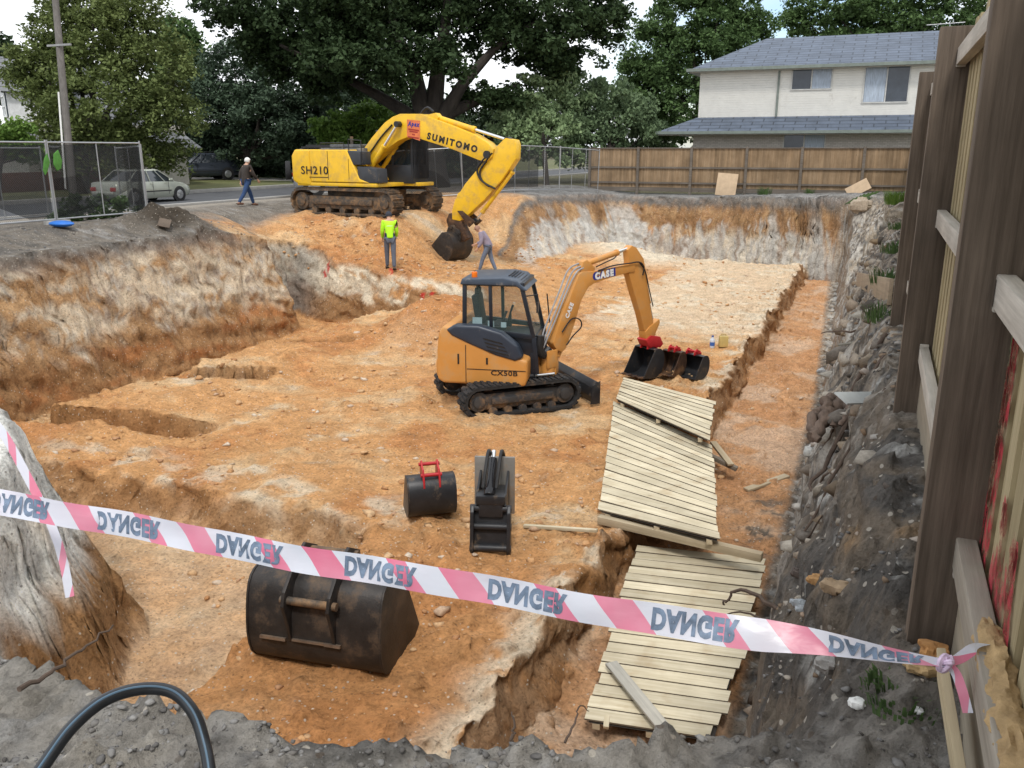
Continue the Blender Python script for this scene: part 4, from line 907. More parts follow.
def bucket(name, M, w, H, m, parent=None, teeth=5, ear_m=None, ear='back', edge=None, prof=None, ear_top=0.22, ribs=True):
    """digging bucket: x towards the mouth, base at z = 0, y across. Returns its shell"""
    prof = prof or [(.50, 1.0), (.22, 1.02), (.06, .86), (.0, .62), (.03, .36), (.14, .14), (.34, .02), (.62, .0), (1.08, .07)]
    if ear == 'back': prof = [(.56, .96), (.30, 1.0), (.10, .94), (.02, .80), (.0, .52), (.02, .26), (.12, .05), (.30, .0), (.74, .0), (1.14, .09)]
    pr = [(x*H, z*H) for x, z in prof]; th = .028*max(.6, H); b = MB()
    # smooth the curve a little
    def chaik(p):
        o = [p[0]]
        for a, c in zip(p, p[1:]): o += [(a[0]*.75+c[0]*.25, a[1]*.75+c[1]*.25), (a[0]*.25+c[0]*.75, a[1]*.25+c[1]*.75)]
        return o+[p[-1]]
    pc = chaik(pr) if ear == 'back' else chaik(chaik(pr)); cx = sum(p[0] for p in pc)/len(pc)+.2*H; cz = sum(p[1] for p in pc)/len(pc)
    n = len(pc); O = []; I = []
    for i, (x, z) in enumerate(pc):
        a, c = pc[max(0, i-1)], pc[min(n-1, i+1)]; tx, tz = c[0]-a[0], c[1]-a[1]; l = math.hypot(tx, tz); nx, nz = tz/l, -tx/l
        if nx*(cx-x)+nz*(cz-z) < 0: nx, nz = -nx, -nz
        O.append((x, z)); I.append((x+nx*th, z+nz*th))
    for sg in (1,):
        vo = [b.vs([(x, s*w/2, z) for x, z in O]) for s in (-1, 1)]; vi = [b.vs([(x, s*w/2, z) for x, z in I]) for s in (-1, 1)]
        for i in range(n-1):
            b.face([vo[0][i], vo[1][i], vo[1][i+1], vo[0][i+1]]); b.face([vi[0][i], vi[0][i+1], vi[1][i+1], vi[1][i]])
            for s in (0, 1): b.face([vo[s][i], vo[s][i+1], vi[s][i+1], vi[s][i]])
        for i in (0, n-1): b.face([vo[0][i], vo[1][i], vi[1][i], vi[0][i]])
    for s in (-1, 1):   # side plates
        y0, y1 = s*(w/2+.002), s*(w/2+.002+th*.8); grow = [(x+(x-cx)*.012, z+(z-cz)*.012) for x, z in pc]
        a = b.vs([(x, y0, z) for x, z in grow]); c = b.vs([(x, y1, z) for x, z in grow]); b.face(a); b.face(c[::-1])
        for i in range(n): b.face([a[i], c[i], c[(i+1) % n], a[(i+1) % n]])
    b.xf(M); shell = b.build(name, m, parent, bevel=.004 if H > .5 else 0, angle=30)
    lipx, lipz = pr[-1]; ux, uz = pr[-1][0]-pr[-2][0], pr[-1][1]-pr[-2][1]; l = math.hypot(ux, uz); ux, uz = ux/l, uz/l; Mt = Matrix(((ux, 0, -uz), (0, 1, 0), (uz, 0, ux)))
    q = MB(); q.box((lipx, 0, lipz+th*.6), (.12*H, w+.02, th*1.5), Mt); q.xf(M); q.build('cutting_edge', edge or edge_m, shell, bevel=.004)
    for i in range(teeth):
        y = (i-(teeth-1)/2)*(w-.08*H)/max(1, teeth-1); q = MB()
        o_ = Vector((lipx, y, lipz+th*.6)); e1 = o_+Vector((ux, 0, uz))*.05*H; e2 = o_+Vector((ux, 0, uz))*.20*H
        q.beam(o_-Vector((ux, 0, uz))*.05*H, e1, .085*H, .075*H, (0, 1, 0)); hw = .04*H
        A = q.vs([e1+Vector((0, s*hw, t*.035*H)) for s, t in ((-1, -1), (1, -1), (1, 1), (-1, 1))]); B_ = q.vs([e2+Vector((0, s*hw*.85, t*.006*H)) for s, t in ((-1, -1), (1, -1), (1, 1), (-1, 1))])
        for k in range(4): q.face([A[k], A[(k+1) % 4], B_[(k+1) % 4], B_[k]])
        q.face(B_); q.xf(M); q.build('tooth', edge or edge_m, shell, bevel=.003)
    em = ear_m or m; ew = w*.17 if ear != 'wide' else w*.2
    for s in (-1, 1):
        y = s*ew; q = MB()
        if ear == 'back': pts = [(.60, 1.0), (.55, 1.14), (.30, 1.24), (.12, 1.14), (-.13, .86), (-.16, .72), (-.06, .5), (.01, .3), (.03, .36), (.0, .62), (.06, .86), (.22, 1.02)]
        else: pts = [(.58, .98), (.56, 1.12), (.46, 1.12+ear_top), (.36, 1.16+ear_top), (.26, 1.12+ear_top*.6), (.12, 1.1+ear_top*.5), (.02, .92), (.03, .78), (.22, .98)]
        q.prism([(x*H, z*H) for x, z in pts], (0, 0), (1, 0), .035*H if H > .7 else .04*H, y); q.xf(M); q.build('ear', em, shell, bevel=.004)
    pins = [(.42, 1.13), (-.07, .76)] if ear == 'back' else [(.42, 1.05+ear_top), (.12, 1.0+ear_top*.35)]
    for x, z in pins:
        q = MB(); q.cyl((x*H, -ew-.06*H, z*H), (x*H, ew+.06*H, z*H), .042*H, 14); q.xf(M); q.build('pin', em if ear != 'back' else steel, shell)
    if ribs and ear == 'back':
        q = MB(); q.box((-.005*H, -w*.16, .33*H), (.03*H, w*.12, .03*H)); q.box((-.005*H, w*.3, .32*H), (.03*H, w*.2, .03*H)); q.box((0.0, 0, .33*H), (.03*H, w*.3, .022*H)); q.xf(M); q.build('wear_bar', edge_m, shell)
    return shell

def catmull(pts, n=6):
    P_ = [Vector(p) for p in pts]; P_ = [P_[0]*2-P_[1]]+P_+[P_[-1]*2-P_[-2]]; out = []
    for i in range(1, len(P_)-2):
        for k in range(n):
            t = k/n; a, b_, c, d = P_[i-1:i+3]
            out.append(.5*((2*b_)+(c-a)*t+(2*a-5*b_+4*c-d)*t*t+(3*b_-a-3*c+d)*t**3))
    return out+[P_[-2]]
class Side:
    """a vertical working plane of a machine: outlines read off it become solids with real thickness"""
    def __init__(s, root, o, yaw, inv): s.root, s.o, s.yaw = root, o, yaw; s.d = (math.cos(yaw), math.sin(yaw)); s.inv = inv
    def pt(s, px, py): return on_plane(px, py, s.o, s.yaw)
    def P3(s, px, py, off=0.):
        a, z = s.pt(px, py); return s.inv @ Vector((s.o[0]+s.d[0]*a-s.d[1]*off, s.o[1]+s.d[1]*a+s.d[0]*off, z))
    def slab(s, pix, t, off=0., b=None):
        b = b or MB(); b.prism([s.pt(*p) for p in pix], s.o, s.d, t, off); return b
    def done(s, b, name, m, parent=None, **k): b.xf(s.inv.to_4x4() if len(s.inv) == 3 else s.inv); return b.build(name, m, parent or s.root, **k)

# ---- the large yellow excavator on the mound
P0 = (-19.1, 28.2); YE = R(-7)
BX = Vector((-17.42, 28.15, -.76)); big = thing('large_excavator', 'large yellow tracked excavator standing on the orange mound, boom reaching down to the right', 'excavator', BX, YE)
I4 = Matrix.Identity(4)
for y, in ((-1.22,), (1.22,)): track(big, y, 3.85, .48, .6, steel, steel, Matrix.Translation((-2.1, 0, -.03)), 48, 3, .09)
b = MB(); b.box((-.15, 0, .62), (2.2, 1.9, .42)); b.cyl((0, 0, .8), (0, 0, 1.02), .72, 28); b.build('undercarriage', steel, big, bevel=.03)
b = MB(); b.box((-.55, 0, 1.05), (3.7, 2.55, .13)); b.build('skirt', yel, big, bevel=.03)
b = MB(); b.prism([(-2.62, 1.16), (-2.3, 1.0), (-1.72, 1.0), (-1.72, 2.28), (-2.45, 2.28), (-2.62, 2.05)], (0, 0), (1, 0), 2.6); b.build('counterweight', yel, big, bevel=.09, seg=3)
b = MB(); b.prism([(-1.712, 1.13), (.98, 1.13), (.55, 1.26), (.02, 2.27), (-1.712, 2.27)], (0, 0), (1, 0), .62, -.985); pnl = b.build('side_panel', yel, big, bevel=.045, seg=3)
for q_, s_ in (((-.86, -1.299, 1.72), (.016, .012, 1.0)), ((.1, -1.299, 1.6), (.012, .012, .7))): MB().box(q_, s_).build('panel_seam', ink, pnl)
b = MB(); b.box((-.8, .2, 2.16), (2.0, 1.7, .34)); b.box((-.9, .35, 2.40), (1.5, 1.2, .12)); b.build('engine_hood', mat('dusty_dark_hood', (.07, .075, .08), .5, dirt=(.3, .27, .24), damt=.4), big, bevel=.04)
b = MB(); b.cyl((-1.2, .5, 2.2), (-1.2, .5, 2.75), .06, 12); b.build('exhaust', steel, big)
b = MB(); b.prism([(.04, 1.75), (.04, 2.24), (.62, 2.2), (.62, 1.75)], (0, 0), (1, 0), .6, -.96); b.prism([(.45, 1.13), (.45, 1.7), (1.32, 1.62), (1.36, 1.13)], (0, 0), (1, 0), .58, -.96); b.build('tool_box', mat('dark_grey_steel', (.035, .04, .048), .5, dirt=(.3, .22, .14), damt=.2), big, bevel=.03)
b = MB()
b.tube([(.06, -1.2, 2.24), (.06, -1.2, 2.62), (.62, -1.2, 2.58), (.66, -1.2, 1.75)], .018, 6); b.tube([(-1.3, -1.15, 2.28), (-1.3, -1.15, 2.5), (-.2, -1.15, 2.5), (-.2, -1.15, 2.28)], .016, 6); b.build('handrail', blk, big)
# cab on the far side
b = MB()
cx0, cx1, cy0, cy1, cz0, cz1 = .15, 1.72, .32, 1.28, 1.1, 2.88
for x in (cx0+.05, .8, cx1-.05):
    for y in (cy0+.05, cy1-.05): b.box((x, y, (cz0+cz1)/2), (.09, .09, cz1-cz0))
b.box(((cx0+cx1)/2, (cy0+cy1)/2, cz1+.04), (cx1-cx0+.06, cy1-cy0+.06, .1)); b.box(((cx0+cx1)/2, (cy0+cy1)/2, cz0+.3), (cx1-cx0-.02, cy1-cy0-.02, .66))
cab = b.build('cab', mat('cab_black', (.03, .034, .04), .4), big, bevel=.03)
MB().box(((cx0+cx1)/2, (cy0+cy1)/2, (cz0+cz1)/2+.3), (cx1-cx0-.1, cy1-cy0-.1, cz1-cz0-.66)).build('cab_glass', dkglass, cab)
MB().cyl((cx0+.85, cy0+.3, cz1+.09), (cx0+.85, cy0+.3, cz1+.27), .075, 12).build('beacon', amber, cab, bevel=.015)
b = MB()
for k in range(13): b.box((cx1+.06, cy0+.04+k*.073, (cz0+cz1)/2+.1), (.03, .018, 1.7))
b.box((cx1+.06, (cy0+cy1)/2, 1.1), (.035, 1.02, .05)); b.box((cx1+.06, (cy0+cy1)/2, 2.86), (.035, 1.02, .05)); b.build('guard_bars', blk, cab)
b = MB(); b.box((1.45, .85, 1.05), (1.0, .95, .13)); b.build('cab_platform', yel, big, bevel=.025)
Mi = (Matrix.Translation(BX) @ Matrix.Rotation(YE, 4, 'Z')).inverted()
S = Side(big, P0, R(-4), Mi)
z1 = lambda x, y: (260+x/3.657, 90+y/3.657)
boom = S.done(S.slab([z1(*p) for p in ((372, 262), (378, 238), (425, 172), (470, 120), (500, 98), (525, 88), (600, 88), (645, 104), (720, 132), (795, 163), (842, 192), (866, 216), (862, 244), (842, 262), (812, 256), (720, 218), (640, 192), (590, 176), (552, 174), (520, 186), (490, 208), (455, 238), (420, 268), (392, 280))], .52), 'boom', yel, bevel=.03)
for lst, nm in ((((405, 232), (455, 168), (500, 122), (535, 100)), 'weld_seam'),): pass
sgn = -.262   # outer face towards the street side of the pit
def pix_text(s, side, a, b_, size, m, parent, off, bold=.0, sx=1.):
    p, q = side.P3(*a, off), side.P3(*b_, off); return text('lettering', s, size, m, parent, frame_m((p+q)/2, q-p, Vector((0, 0, 1)) if abs((q-p).normalized().z) < .9 else (1, 0, 0)) if False else frame_m((p+q)/2, (q-p), ((q-p).normalized().cross(Vector((q-p).normalized().cross(Vector((0, 0, 1))))*-1)*1)), bold, sx)
def upvec(d): d = d.normalized(); n = d.cross(Vector((0, 0, 1))).normalized(); return n.cross(d)
def ptext(s, side, a, b_, size, m, parent, off, bold=0., sx=1., shear=0.):
    p, q = side.P3(*a, off), side.P3(*b_, off); d = q-p
    return text('lettering', s, size, m, parent, frame_m((p+q)/2, d, upvec(d)), bold, sx, shear=shear)
ptext('SUMITOMO', S, z1(657, 177), z1(776, 210), .30, ink, boom, -.264, .016, 1.0)
sg = S.done(S.slab([z1(*p) for p in ((553, 108), (600, 113), (600, 186), (553, 170))], .012, -.268), 'company_sign', mat('orange_red_sign', (.62, .17, .06), .5), boom)
ptext('Apex', S, z1(558, 124), z1(596, 128), .21, blue_i, sg, -.277, .012, .8, .2)
b = MB()
for yy, xa_, xb_ in ((143, 558, 597), (150, 562, 592), (160, 572, 582), (171, 557, 596)): b.beam(S.P3(*z1(xa_, yy+(xa_-555)*.15), -.2755), S.P3(*z1(xb_, yy+(xb_-555)*.15), -.2755), .004, .05)
b.build('small_print', mat('dark_red_lettering', (.3, .03, .02), .5), sg)
def cylinder(name, a, e, r, m, parent, cut=.6, rr=.55):
    b = MB(); mid = a.lerp(e, cut); b.cyl(a, mid, r, 14); b.cyl(a.lerp(e, .0), a.lerp(e, .03), r*1.25, 14); b.cyl(a.lerp(e, cut-.03), mid+(e-a)*.01, r*1.15, 14)
    o = b.build(name, m, parent, bevel=.004)
    q = MB(); q.cyl(mid, e, r*rr, 12); q.build('rod', chrome, o); q = MB(); d = Vector((-S.d[1], S.d[0], 0)) if False else Vector((0, 1, 0)); q.cyl(e-d*r*1.3, e+d*r*1.3, r*1.2, 14); q.build('rod_eye', blk, o); return o
for off in (-.40, .40): cylinder('boom_cylinder', S.P3(*z1(418, 300), off), S.P3(*z1(527, 126), off), .085, yel, big, .55)
for q_, w_, r_ in (((527, 126), .48, .07), ((846, 236), .34, .13)):
    p = S.P3(*z1(*q_), 0); MB().cyl(p-Vector((0, w_, 0)), p+Vector((0, w_, 0)), r_, 16).build('boom_pin', blk, boom)
cylinder('arm_cylinder', S.P3(*z1(640, 98)), S.P3(*z1(908, 184)), .095, yel, big, .55)
b = MB(); S.slab([z1(*p) for p in ((615, 92), (650, 84), (662, 100), (650, 116), (612, 110))], .3, 0, b); S.done(b, 'cylinder_bracket', yel, boom, bevel=.01)
arm = S.done(S.slab([z1(*p) for p in ((868, 212), (905, 176), (940, 182), (946, 200), (944, 252), (925, 282), (892, 330), (830, 400), (770, 456), (740, 478), (712, 472), (712, 440), (722, 402), (760, 342), (822, 268), (845, 248), (862, 240))], .38), 'arm', yel, bevel=.025)
S.done(S.slab([z1(*p) for p in ((722, 402), (728, 378), (752, 362), (762, 372), (742, 404))], .2, 0), 'arm_bracket', yel, arm, bevel=.01)
cylinder('bucket_cylinder', S.P3(*z1(925, 298)), S.P3(*z1(790, 478)), .075, yel, big, .82)
for nm, l in (('arm_hose', ((850, 236), (822, 262), (806, 290), (818, 325), (850, 352))), ('arm_hose', ((862, 230), (832, 270), (816, 300), (828, 335), (872, 360)))):
    MB().tube(catmull([S.P3(*z1(*p), -.24 if nm == 'arm_hose' else -.3) for p in l]), .035, 8).build(nm, hose_m, arm)
MB().tube(catmull([S.P3(*z1(*p), -.1) for p in ((595, 86), (608, 70), (622, 66), (640, 80))]), .045, 8).build('boom_hose', hose_m, boom)
MB().tube(catmull([S.P3(*z1(*p), -.3) for p in ((405, 250), (430, 215), (462, 170), (500, 128))]), .03, 8).build('boom_hose', hose_m, boom)
b = MB(); p = S.P3(*z1(372, 270)); b.tube(catmull([p+Vector((-.1, -.3, -.3)), p+Vector((-.15, -.3, .1)), p+Vector((.1, -.3, .3)), p+Vector((.3, -.28, .2))]), .04, 8); b.build('boom_hose', yel_d, boom)
b = MB(); S.slab([z1(*p) for p in ((350, 322), (360, 262), (385, 250), (430, 290), (452, 330))], .12, -.38, b); S.slab([z1(*p) for p in ((350, 322), (360, 262), (385, 250), (430, 290), (452, 330))], .12, .38, b); S.done(b, 'boom_mount', yel, bevel=.01)
# bucket linkage and curled bucket
b = MB(); 
for off in (-.25, .25): S.slab([z1(*p) for p in ((735, 440), (752, 440), (800, 480), (778, 500))], .06, off, b)
S.slab([z1(*p) for p in ((700, 450), (740, 466), (752, 500), (770, 540), (735, 560), (700, 510), (690, 475))], .34, 0, b); S.done(b, 'bucket_link', bkt_r, bevel=.012)
pb = S.P3(*z1(690, 628))
Mb = Matrix.Translation(pb+Vector((.50, 0, -.08))) @ Matrix.Rotation(math.pi, 4, 'Z') @ Matrix.Rotation(R(-12), 4, 'Y')
bucket('bucket', Mb, 1.3, 1.1, bkt, big, 5, ear='top', ear_top=.1)
pix = (137, 270); 
p = Vector((-1.86, -1.305, 1.56)); text('lettering', 'SH210', .40, ink, pnl, frame_m((-1.5, -1.318, 1.53), (1, 0, 0), (0, 0, 1)), .003, 1.15)
MB().box((-1.32, -1.304, 1.30), (.9, .006, .025)).build('model_underline', ink, pnl)

# ---- the small orange excavator
def mk_small():
    yt, yu, yb = R(44), R(12), R(63)
    base = Vector((-6.26, 14.86, -3.24)); t = thing('mini_excavator', 'small orange and dark blue excavator with rubber tracks on the pit floor', 'excavator', base, 0.)
    Mt = Matrix.Rotation(yt, 4, 'Z')
    for y in (-.76, .76): track(t, y, 1.72, .31, .40, rubber, mat('track_frame_grey', (.05, .05, .052), .55, .2, var=.3, dirt=dust, damt=.35) if y < 0 else bpy.data.materials['track_frame_grey'], Mt @ Matrix.Translation((-.92, 0, 0)), 44, 1, .075)
    b = MB(); b.box((0, 0, .42), (1.1, 1.2, .26)); b.cyl((0, 0, .5), (0, 0, .66), .42, 24); b.xf(Mt); b.build('undercarriage', blk, t, bevel=.02)
    # dozer blade in front of the tracks
    b = MB(); 
    pr = [(1.42, .05), (1.36, .2), (1.38, .36), (1.46, .48), (1.43, .49), (1.34, .37), (1.32, .2), (1.38, .05)]
    for s in (0,): b.prism(pr, (0, 0), (1, 0), 1.95)
    for y in (-.45, .45): b.beam((.4, y, .38), (1.36, y, .25), .09, .12)
    for y in (-.97, .97): b.prism([(1.0+.3, .05), (1.5, .05), (1.5, .5), (1.34, .42)], (0, 0), (1, 0), .02, y)
    b.xf(Mt); b.build('dozer_blade', bkt_b, t, bevel=.008)
    Mu = Matrix.Rotation(yu, 4, 'Z'); Z = Matrix.Translation((-.08, 0, .02)) @ Matrix.Diagonal((1, 1, .955, 1))
    U = lambda b, nm, m, par=t, **k: (b.xf(Mu @ Z), b.build(nm, m, par, **k))[1]
    # body: counterweight tail, right side covers
    b = MB(); b.prism([(-1.10, .62), (-.98, .55), (.56, .55), (.60, .72), (.60, 1.06), (.1, 1.22), (-.55, 1.42), (-.74, 1.56), (-.80, 1.68), (-.98, 1.68), (-1.06, 1.55), (-1.10, 1.2)], (0, 0), (1, 0), 1.78); body = U(b, 'body', org, bevel=.10, seg=4)
    b = MB(); b.prism([(-1.17, .62), (-1.0, .60), (-.62, .62), (-.62, .96), (-.8, 1.06), (-1.17, 1.02)], (0, 0), (1, 0), 1.5); U(b, 'counterweight', org, bevel=.09, seg=3)
    for nm, q_, s_ in (('panel_seam', (-.55, -.893, .96), (.012, .01, .74)), ('panel_seam', (.02, -.8935, .86), (1.1, .01, .012)), ('latch', (-.15, -.896, 1.03), (.035, .01, .13)), ('latch', (-.69, -.896, 1.05), (.03, .012, .2))): U(MB().box(q_, s_), nm, ink, body)
    cov = [(-.92, 1.62), (-.74, 1.72), (-.30, 1.72), (.12, 1.60), (.42, 1.36), (.52, 1.12), (.38, 1.05), (.0, 1.15), (-.45, 1.34), (-.8, 1.5)]
    b = MB(); b.prism(cov, (0, 0), (1, 0), .24, -.80); c_ = U(b, 'engine_cover', navy, bevel=.06, seg=4)
    for k in range(4):
        b = MB(); z = 1.49-.075*k; b.prism([(-.22+.03*k, z), (.14+.04*k, z-.085), (.16+.04*k, z-.115), (-.2+.03*k, z-.03)], (0, 0), (1, 0), .01, -.922); U(b, 'louvre', ink, c_)
    text('lettering', 'CX50B', .13, ink, body, Mu @ Z @ frame_m((.17, -.897, .80), (1, 0, 0), (0, 0, 1)), .002, 1.25)
    # cab
    x0, x1, ya, yb_, z0, zt = -.66, .62, -.52, .62, 1.0, 2.46
    nv = mat('cab_frame_paint', (.014, .018, .026), .35, dirt=(.3, .25, .18), damt=.08)
    b = MB(); ps = .075
    for y in (ya, yb_):
        b.beam((x0, y, 1.3), (x0+.02, y, zt), ps, ps, (0, 1, 0)); b.beam((x0+.52, y, 1.4), (x0+.5, y, zt), ps*.8, ps, (0, 1, 0))
        b.beam((x1+.1, y, .72), (x1+.04, y, 1.45), ps*1.2, ps, (0, 1, 0)); b.beam((x1+.04, y, 1.42), (x1-.20, y, zt), ps, ps, (0, 1, 0))
        b.beam((x0, y, zt), (x1-.18, y, zt), ps, ps); b.beam((x0, y, 1.58), (x1+.02, y, 1.45), ps, ps*1.3)
    for (xx, zz) in ((x0, zt), (x1-.18, zt), (x0, 1.55), (x1+.06, 1.25)): b.beam((xx, ya, zz), (xx, yb_, zz), ps, ps)
    b.box(((x0+x1)/2+.05, (ya+yb_)/2, 1.2), (x1-x0, yb_-ya-.04, .46)); b.box((x1+.02, (ya+yb_)/2, .88), (.1, yb_-ya, .5))
    cab = U(b, 'cab', nv, bevel=.015)
    b = MB(); b.prism([(x0-.06, zt-.02), (x0-.02, zt+.1), (x1-.52, zt+.13), (x1-.28, zt+.09), (x1-.08, zt-.10), (x1-.16, zt-.12), (x1-.3, zt-.02)], (0, 0), (1, 0), yb_-ya+.14, (ya+yb_)/2); rf = U(b, 'cab_roof', mat('cab_roof_paint', (.045, .062, .09), .4, var=.1, dirt=(.35, .32, .28), damt=.15), cab, bevel=.035, seg=3)
    b = MB()
    for k in range(5): 
        xx = x1-.47+k*.055; b.box((xx, (ya+yb_)/2, zt+.135-.012*k*k*.4), (.02, .7, .012))
    U(b, 'roof_grille', blk, rf)
    b = MB()
    for y in (ya-.002, yb_+.002):
        v = b.vs([(x0+.03, y, 1.6), (x1, y, 1.5), (x1-.2, y, zt-.02), (x0+.03, y, zt-.02)]); b.face(v)
    v = b.vs([(x1+.06, ya, .95), (x1+.06, yb_, .95), (x1+.03, yb_, 1.45), (x1-.2, yb_, zt), (x1-.2, ya, zt), (x1+.03, ya, 1.45)]); b.face([v[0], v[1], v[2], v[5]]); b.face([v[5], v[2], v[3], v[4]])
    v = b.vs([(x0, ya, 1.6), (x0, yb_, 1.6), (x0, yb_, zt), (x0, ya, zt)]); b.face(v); U(b, 'cab_glass', cabglass, cab, smooth=False)
    b = MB(); b.box((-.28, .05, 1.52), (.42, .46, .14)); b.box((-.50, .05, 1.86), (.13, .44, .62), Matrix.Rotation(R(-8), 3, 'Y')); b.box((-.52, .05, 2.22), (.09, .24, .16)); U(b, 'driver_seat', mat('seat_vinyl', (.02, .02, .024), .6), cab, bevel=.03)
    for y in (-.28, .38):
        b = MB(); b.tube([(.02, y, 1.5), (.05, y, 1.75), (.1, y, 1.9)], [.05, .02, .025], 8); b.box((-.08, y, 1.52), (.3, .12, .12)); U(b, 'control_lever', blk, cab)
    b = MB(); b.box((-.42, ya+.05, 1.70), (.18, .01, .18)); b.box((-.16, ya+.05, 1.67), (.12, .01, .12)); b.box((.08, ya+.05, 1.66), (.1, .01, .1)); U(b, 'paper_notice', mat('paper_blue_white', (.45, .62, .66), .7), cab)
    b = MB(); b.cyl((x0+.18, ya+.12, zt+.09), (x0+.18, ya+.12, zt+.21), .055, 12); U(b, 'beacon', amber, cab, bevel=.012)
    b = MB(); b.tube([(x1-.1, ya-.02, 2.25), (x1+.12, ya-.1, 2.3), (x1+.12, ya-.1, 2.12)], .014, 6); b.box((x1+.12, ya-.1, 2.06), (.03, .13, .2)); b.tube([(x1+.1, yb_+.02, 1.5), (x1+.16, yb_+.06, 1.5), (x1+.1, yb_+.06, 2.1)], .014, 6); U(b, 'mirror', blk, cab)
    # swing post, boom, arm
    fo = Vector((base.x, base.y, 0))+Mu.to_3x3() @ Vector((.93, 0, 0)); p0 = (fo.x, fo.y)
    z4 = lambda x, y: (430+x/4.517, 260+y/4.517); z5 = lambda x, y: (530+x/5.488, 240+y/5.488)
    Q_ = Side(t, p0, yb, Matrix.Translation(base).inverted())
    b = MB(); b.box((.72, -.02, .68), (.5, .5, .3)); b.box((.86, -.02, .72), (.36, .36, .42)); U(b, 'swing_mount', org, bevel=.03)
    pf = Q_.P3(*z4(530, 430)); sw = MB(); q = pf.copy(); sw.tube([(q.x, q.y, .55), (q.x, q.y, q.z+.02)], [.16, .13], 14); dd = Vector((math.cos(yb), math.sin(yb), 0)); nn = Vector((-dd.y, dd.x, 0))
    for s in (-.13, .13):
        o_ = q+nn*s; sw.beam(o_-Vector((0, 0, .22)), o_+Vector((0, 0, .12)), .26, .04, nn)
    sw.build('swing_post', org, t, bevel=.015)
    cyl_a = Vector((0, 0, 0))+(Mu @ Z @ Vector((.45, -.58, .66))); cyl_e = q+nn*-.2+Vector((0, 0, -.32))
    b = MB(); b.cyl(cyl_a, cyl_a.lerp(cyl_e, .35), .05, 12); swc = b.build('swing_cylinder', blk, t); MB().cyl(cyl_a.lerp(cyl_e, .35), cyl_e, .028, 12).build('rod', chrome, swc)
    boomp = [z5(*p) for p in ((112, 575), (130, 600), (158, 612), (178, 590), (222, 470), (262, 330), (300, 258), (332, 236), (420, 205), (520, 178), (556, 172), (560, 135), (540, 130), (420, 150), (330, 168), (268, 172), (250, 186), (205, 300), (150, 430), (108, 560))]
    bm_ = Q_.done(Q_.slab(boomp, .20), 'boom', org, bevel=.018)
    ptext('CASE', Q_, z5(342, 197), z5(430, 177), .17, white_i, bm_, -.108, .012, 1.05); ptext('CASE', Q_, z5(341, 196), z5(431, 176), .178, blue_i, bm_, -.103, .02, 1.07)
    ptext('CASE', Q_, z5(184, 415), z5(208, 352), .13, white_i, bm_, -.106, .006, .9)
    def cyl2(nm, a, e, r, cut): 
        b = MB(); mid = a.lerp(e, cut); b.cyl(a, mid, r, 12); b.cyl(a.lerp(e, cut-.04), mid, r*1.15, 12); o = b.build(nm, org, t, bevel=.003); MB().cyl(mid, e, r*.55, 10).build('rod', chrome, o); return o
    cyl2('boom_cylinder', Q_.P3(*z5(150, 640), 0), Q_.P3(*z5(292, 275), 0), .055, .5)
    cyl2('arm_cylinder', Q_.P3(*z5(285, 138)), Q_.P3(*z5(552, 42)), .058, .72)
    b = MB(); Q_.slab([z5(*p) for p in ((268, 172), (278, 118), (300, 106), (345, 150), (340, 170))], .14, 0, b); Q_.done(b, 'cylinder_bracket', org, bm_, bevel=.01)
    am = Q_.done(Q_.slab([z5(*p) for p in ((522, 52), (545, 28), (570, 42), (608, 100), (626, 190), (632, 280), (652, 400), (676, 520), (640, 520), (614, 500), (590, 400), (556, 290), (526, 180), (530, 120))], .16), 'arm', org, bevel=.014)
    cyl2('bucket_cylinder', Q_.P3(*z5(622, 190)), Q_.P3(*z5(672, 440)), .042, .62)
    for nm, l, off, r in (('boom_hose', ((60, 590), (90, 520), (130, 430), (190, 280), (240, 180), (280, 150)), -.06, .016), ('boom_hose', ((60, 610), (80, 530), (120, 430), (178, 290), (228, 175), (282, 140)), -.02, .016), ('boom_hose', ((70, 600), (78, 520), (110, 430), (168, 285), (218, 165), (275, 130)), .04, .016),
                         ('boom_hose', ((150, 500), (200, 430), (245, 430), (255, 470), (210, 520), (175, 570)), -.13, .014), ('arm_hose', ((345, 145), (400, 118), (440, 100), (455, 85)), -.09, .012), ('arm_hose', ((350, 165), (430, 138), (520, 125), (575, 118), (600, 145), (594, 190)), -.12, .014), ('arm_hose', ((580, 120), (612, 170), (632, 260), (655, 360)), -.1, .012)):
        MB().tube(catmull([Q_.P3(*z5(*p), off) for p in l]), r, 7).build(nm, mat('grey_hose_sleeve', (.3, .3, .31), .6) if (nm == 'boom_hose' and r == .016) and 'grey_hose_sleeve' not in bpy.data.materials else bpy.data.materials['grey_hose_sleeve'] if nm == 'boom_hose' and r == .016 else hose_m, bm_ if nm == 'boom_hose' else am)
    MB().tube(catmull([Q_.P3(*z4(*p), -.05) for p in ((490, 340), (485, 400), (505, 425), (530, 400))], 5), .085, 10).build('hose_bundle', hose_m, bm_)
    # linkage and the attached bucket
    b = MB(); Q_.slab([z5(*p) for p in ((640, 470), (690, 430), (694, 450), (665, 520), (620, 545), (614, 500))], .20, 0, b); Q_.done(b, 'bucket_link', org, bevel=.01)
    b = MB(); Q_.slab([z5(*p) for p in ((612, 545), (640, 520), (690, 525), (706, 565), (690, 585), (625, 578))], .26, 0, b); Q_.done(b, 'quick_hitch', redp, bevel=.01)
    pb = Q_.P3(*z5(640, 575)); zg = gnd(base.x+pb.x, base.y+pb.y)-base.z; H = max(.5, pb.z-zg)
    return t, base, Q_, pb, H, zg, yb
mini, mb, MQ, pb, Hb, zg, yb = mk_small()
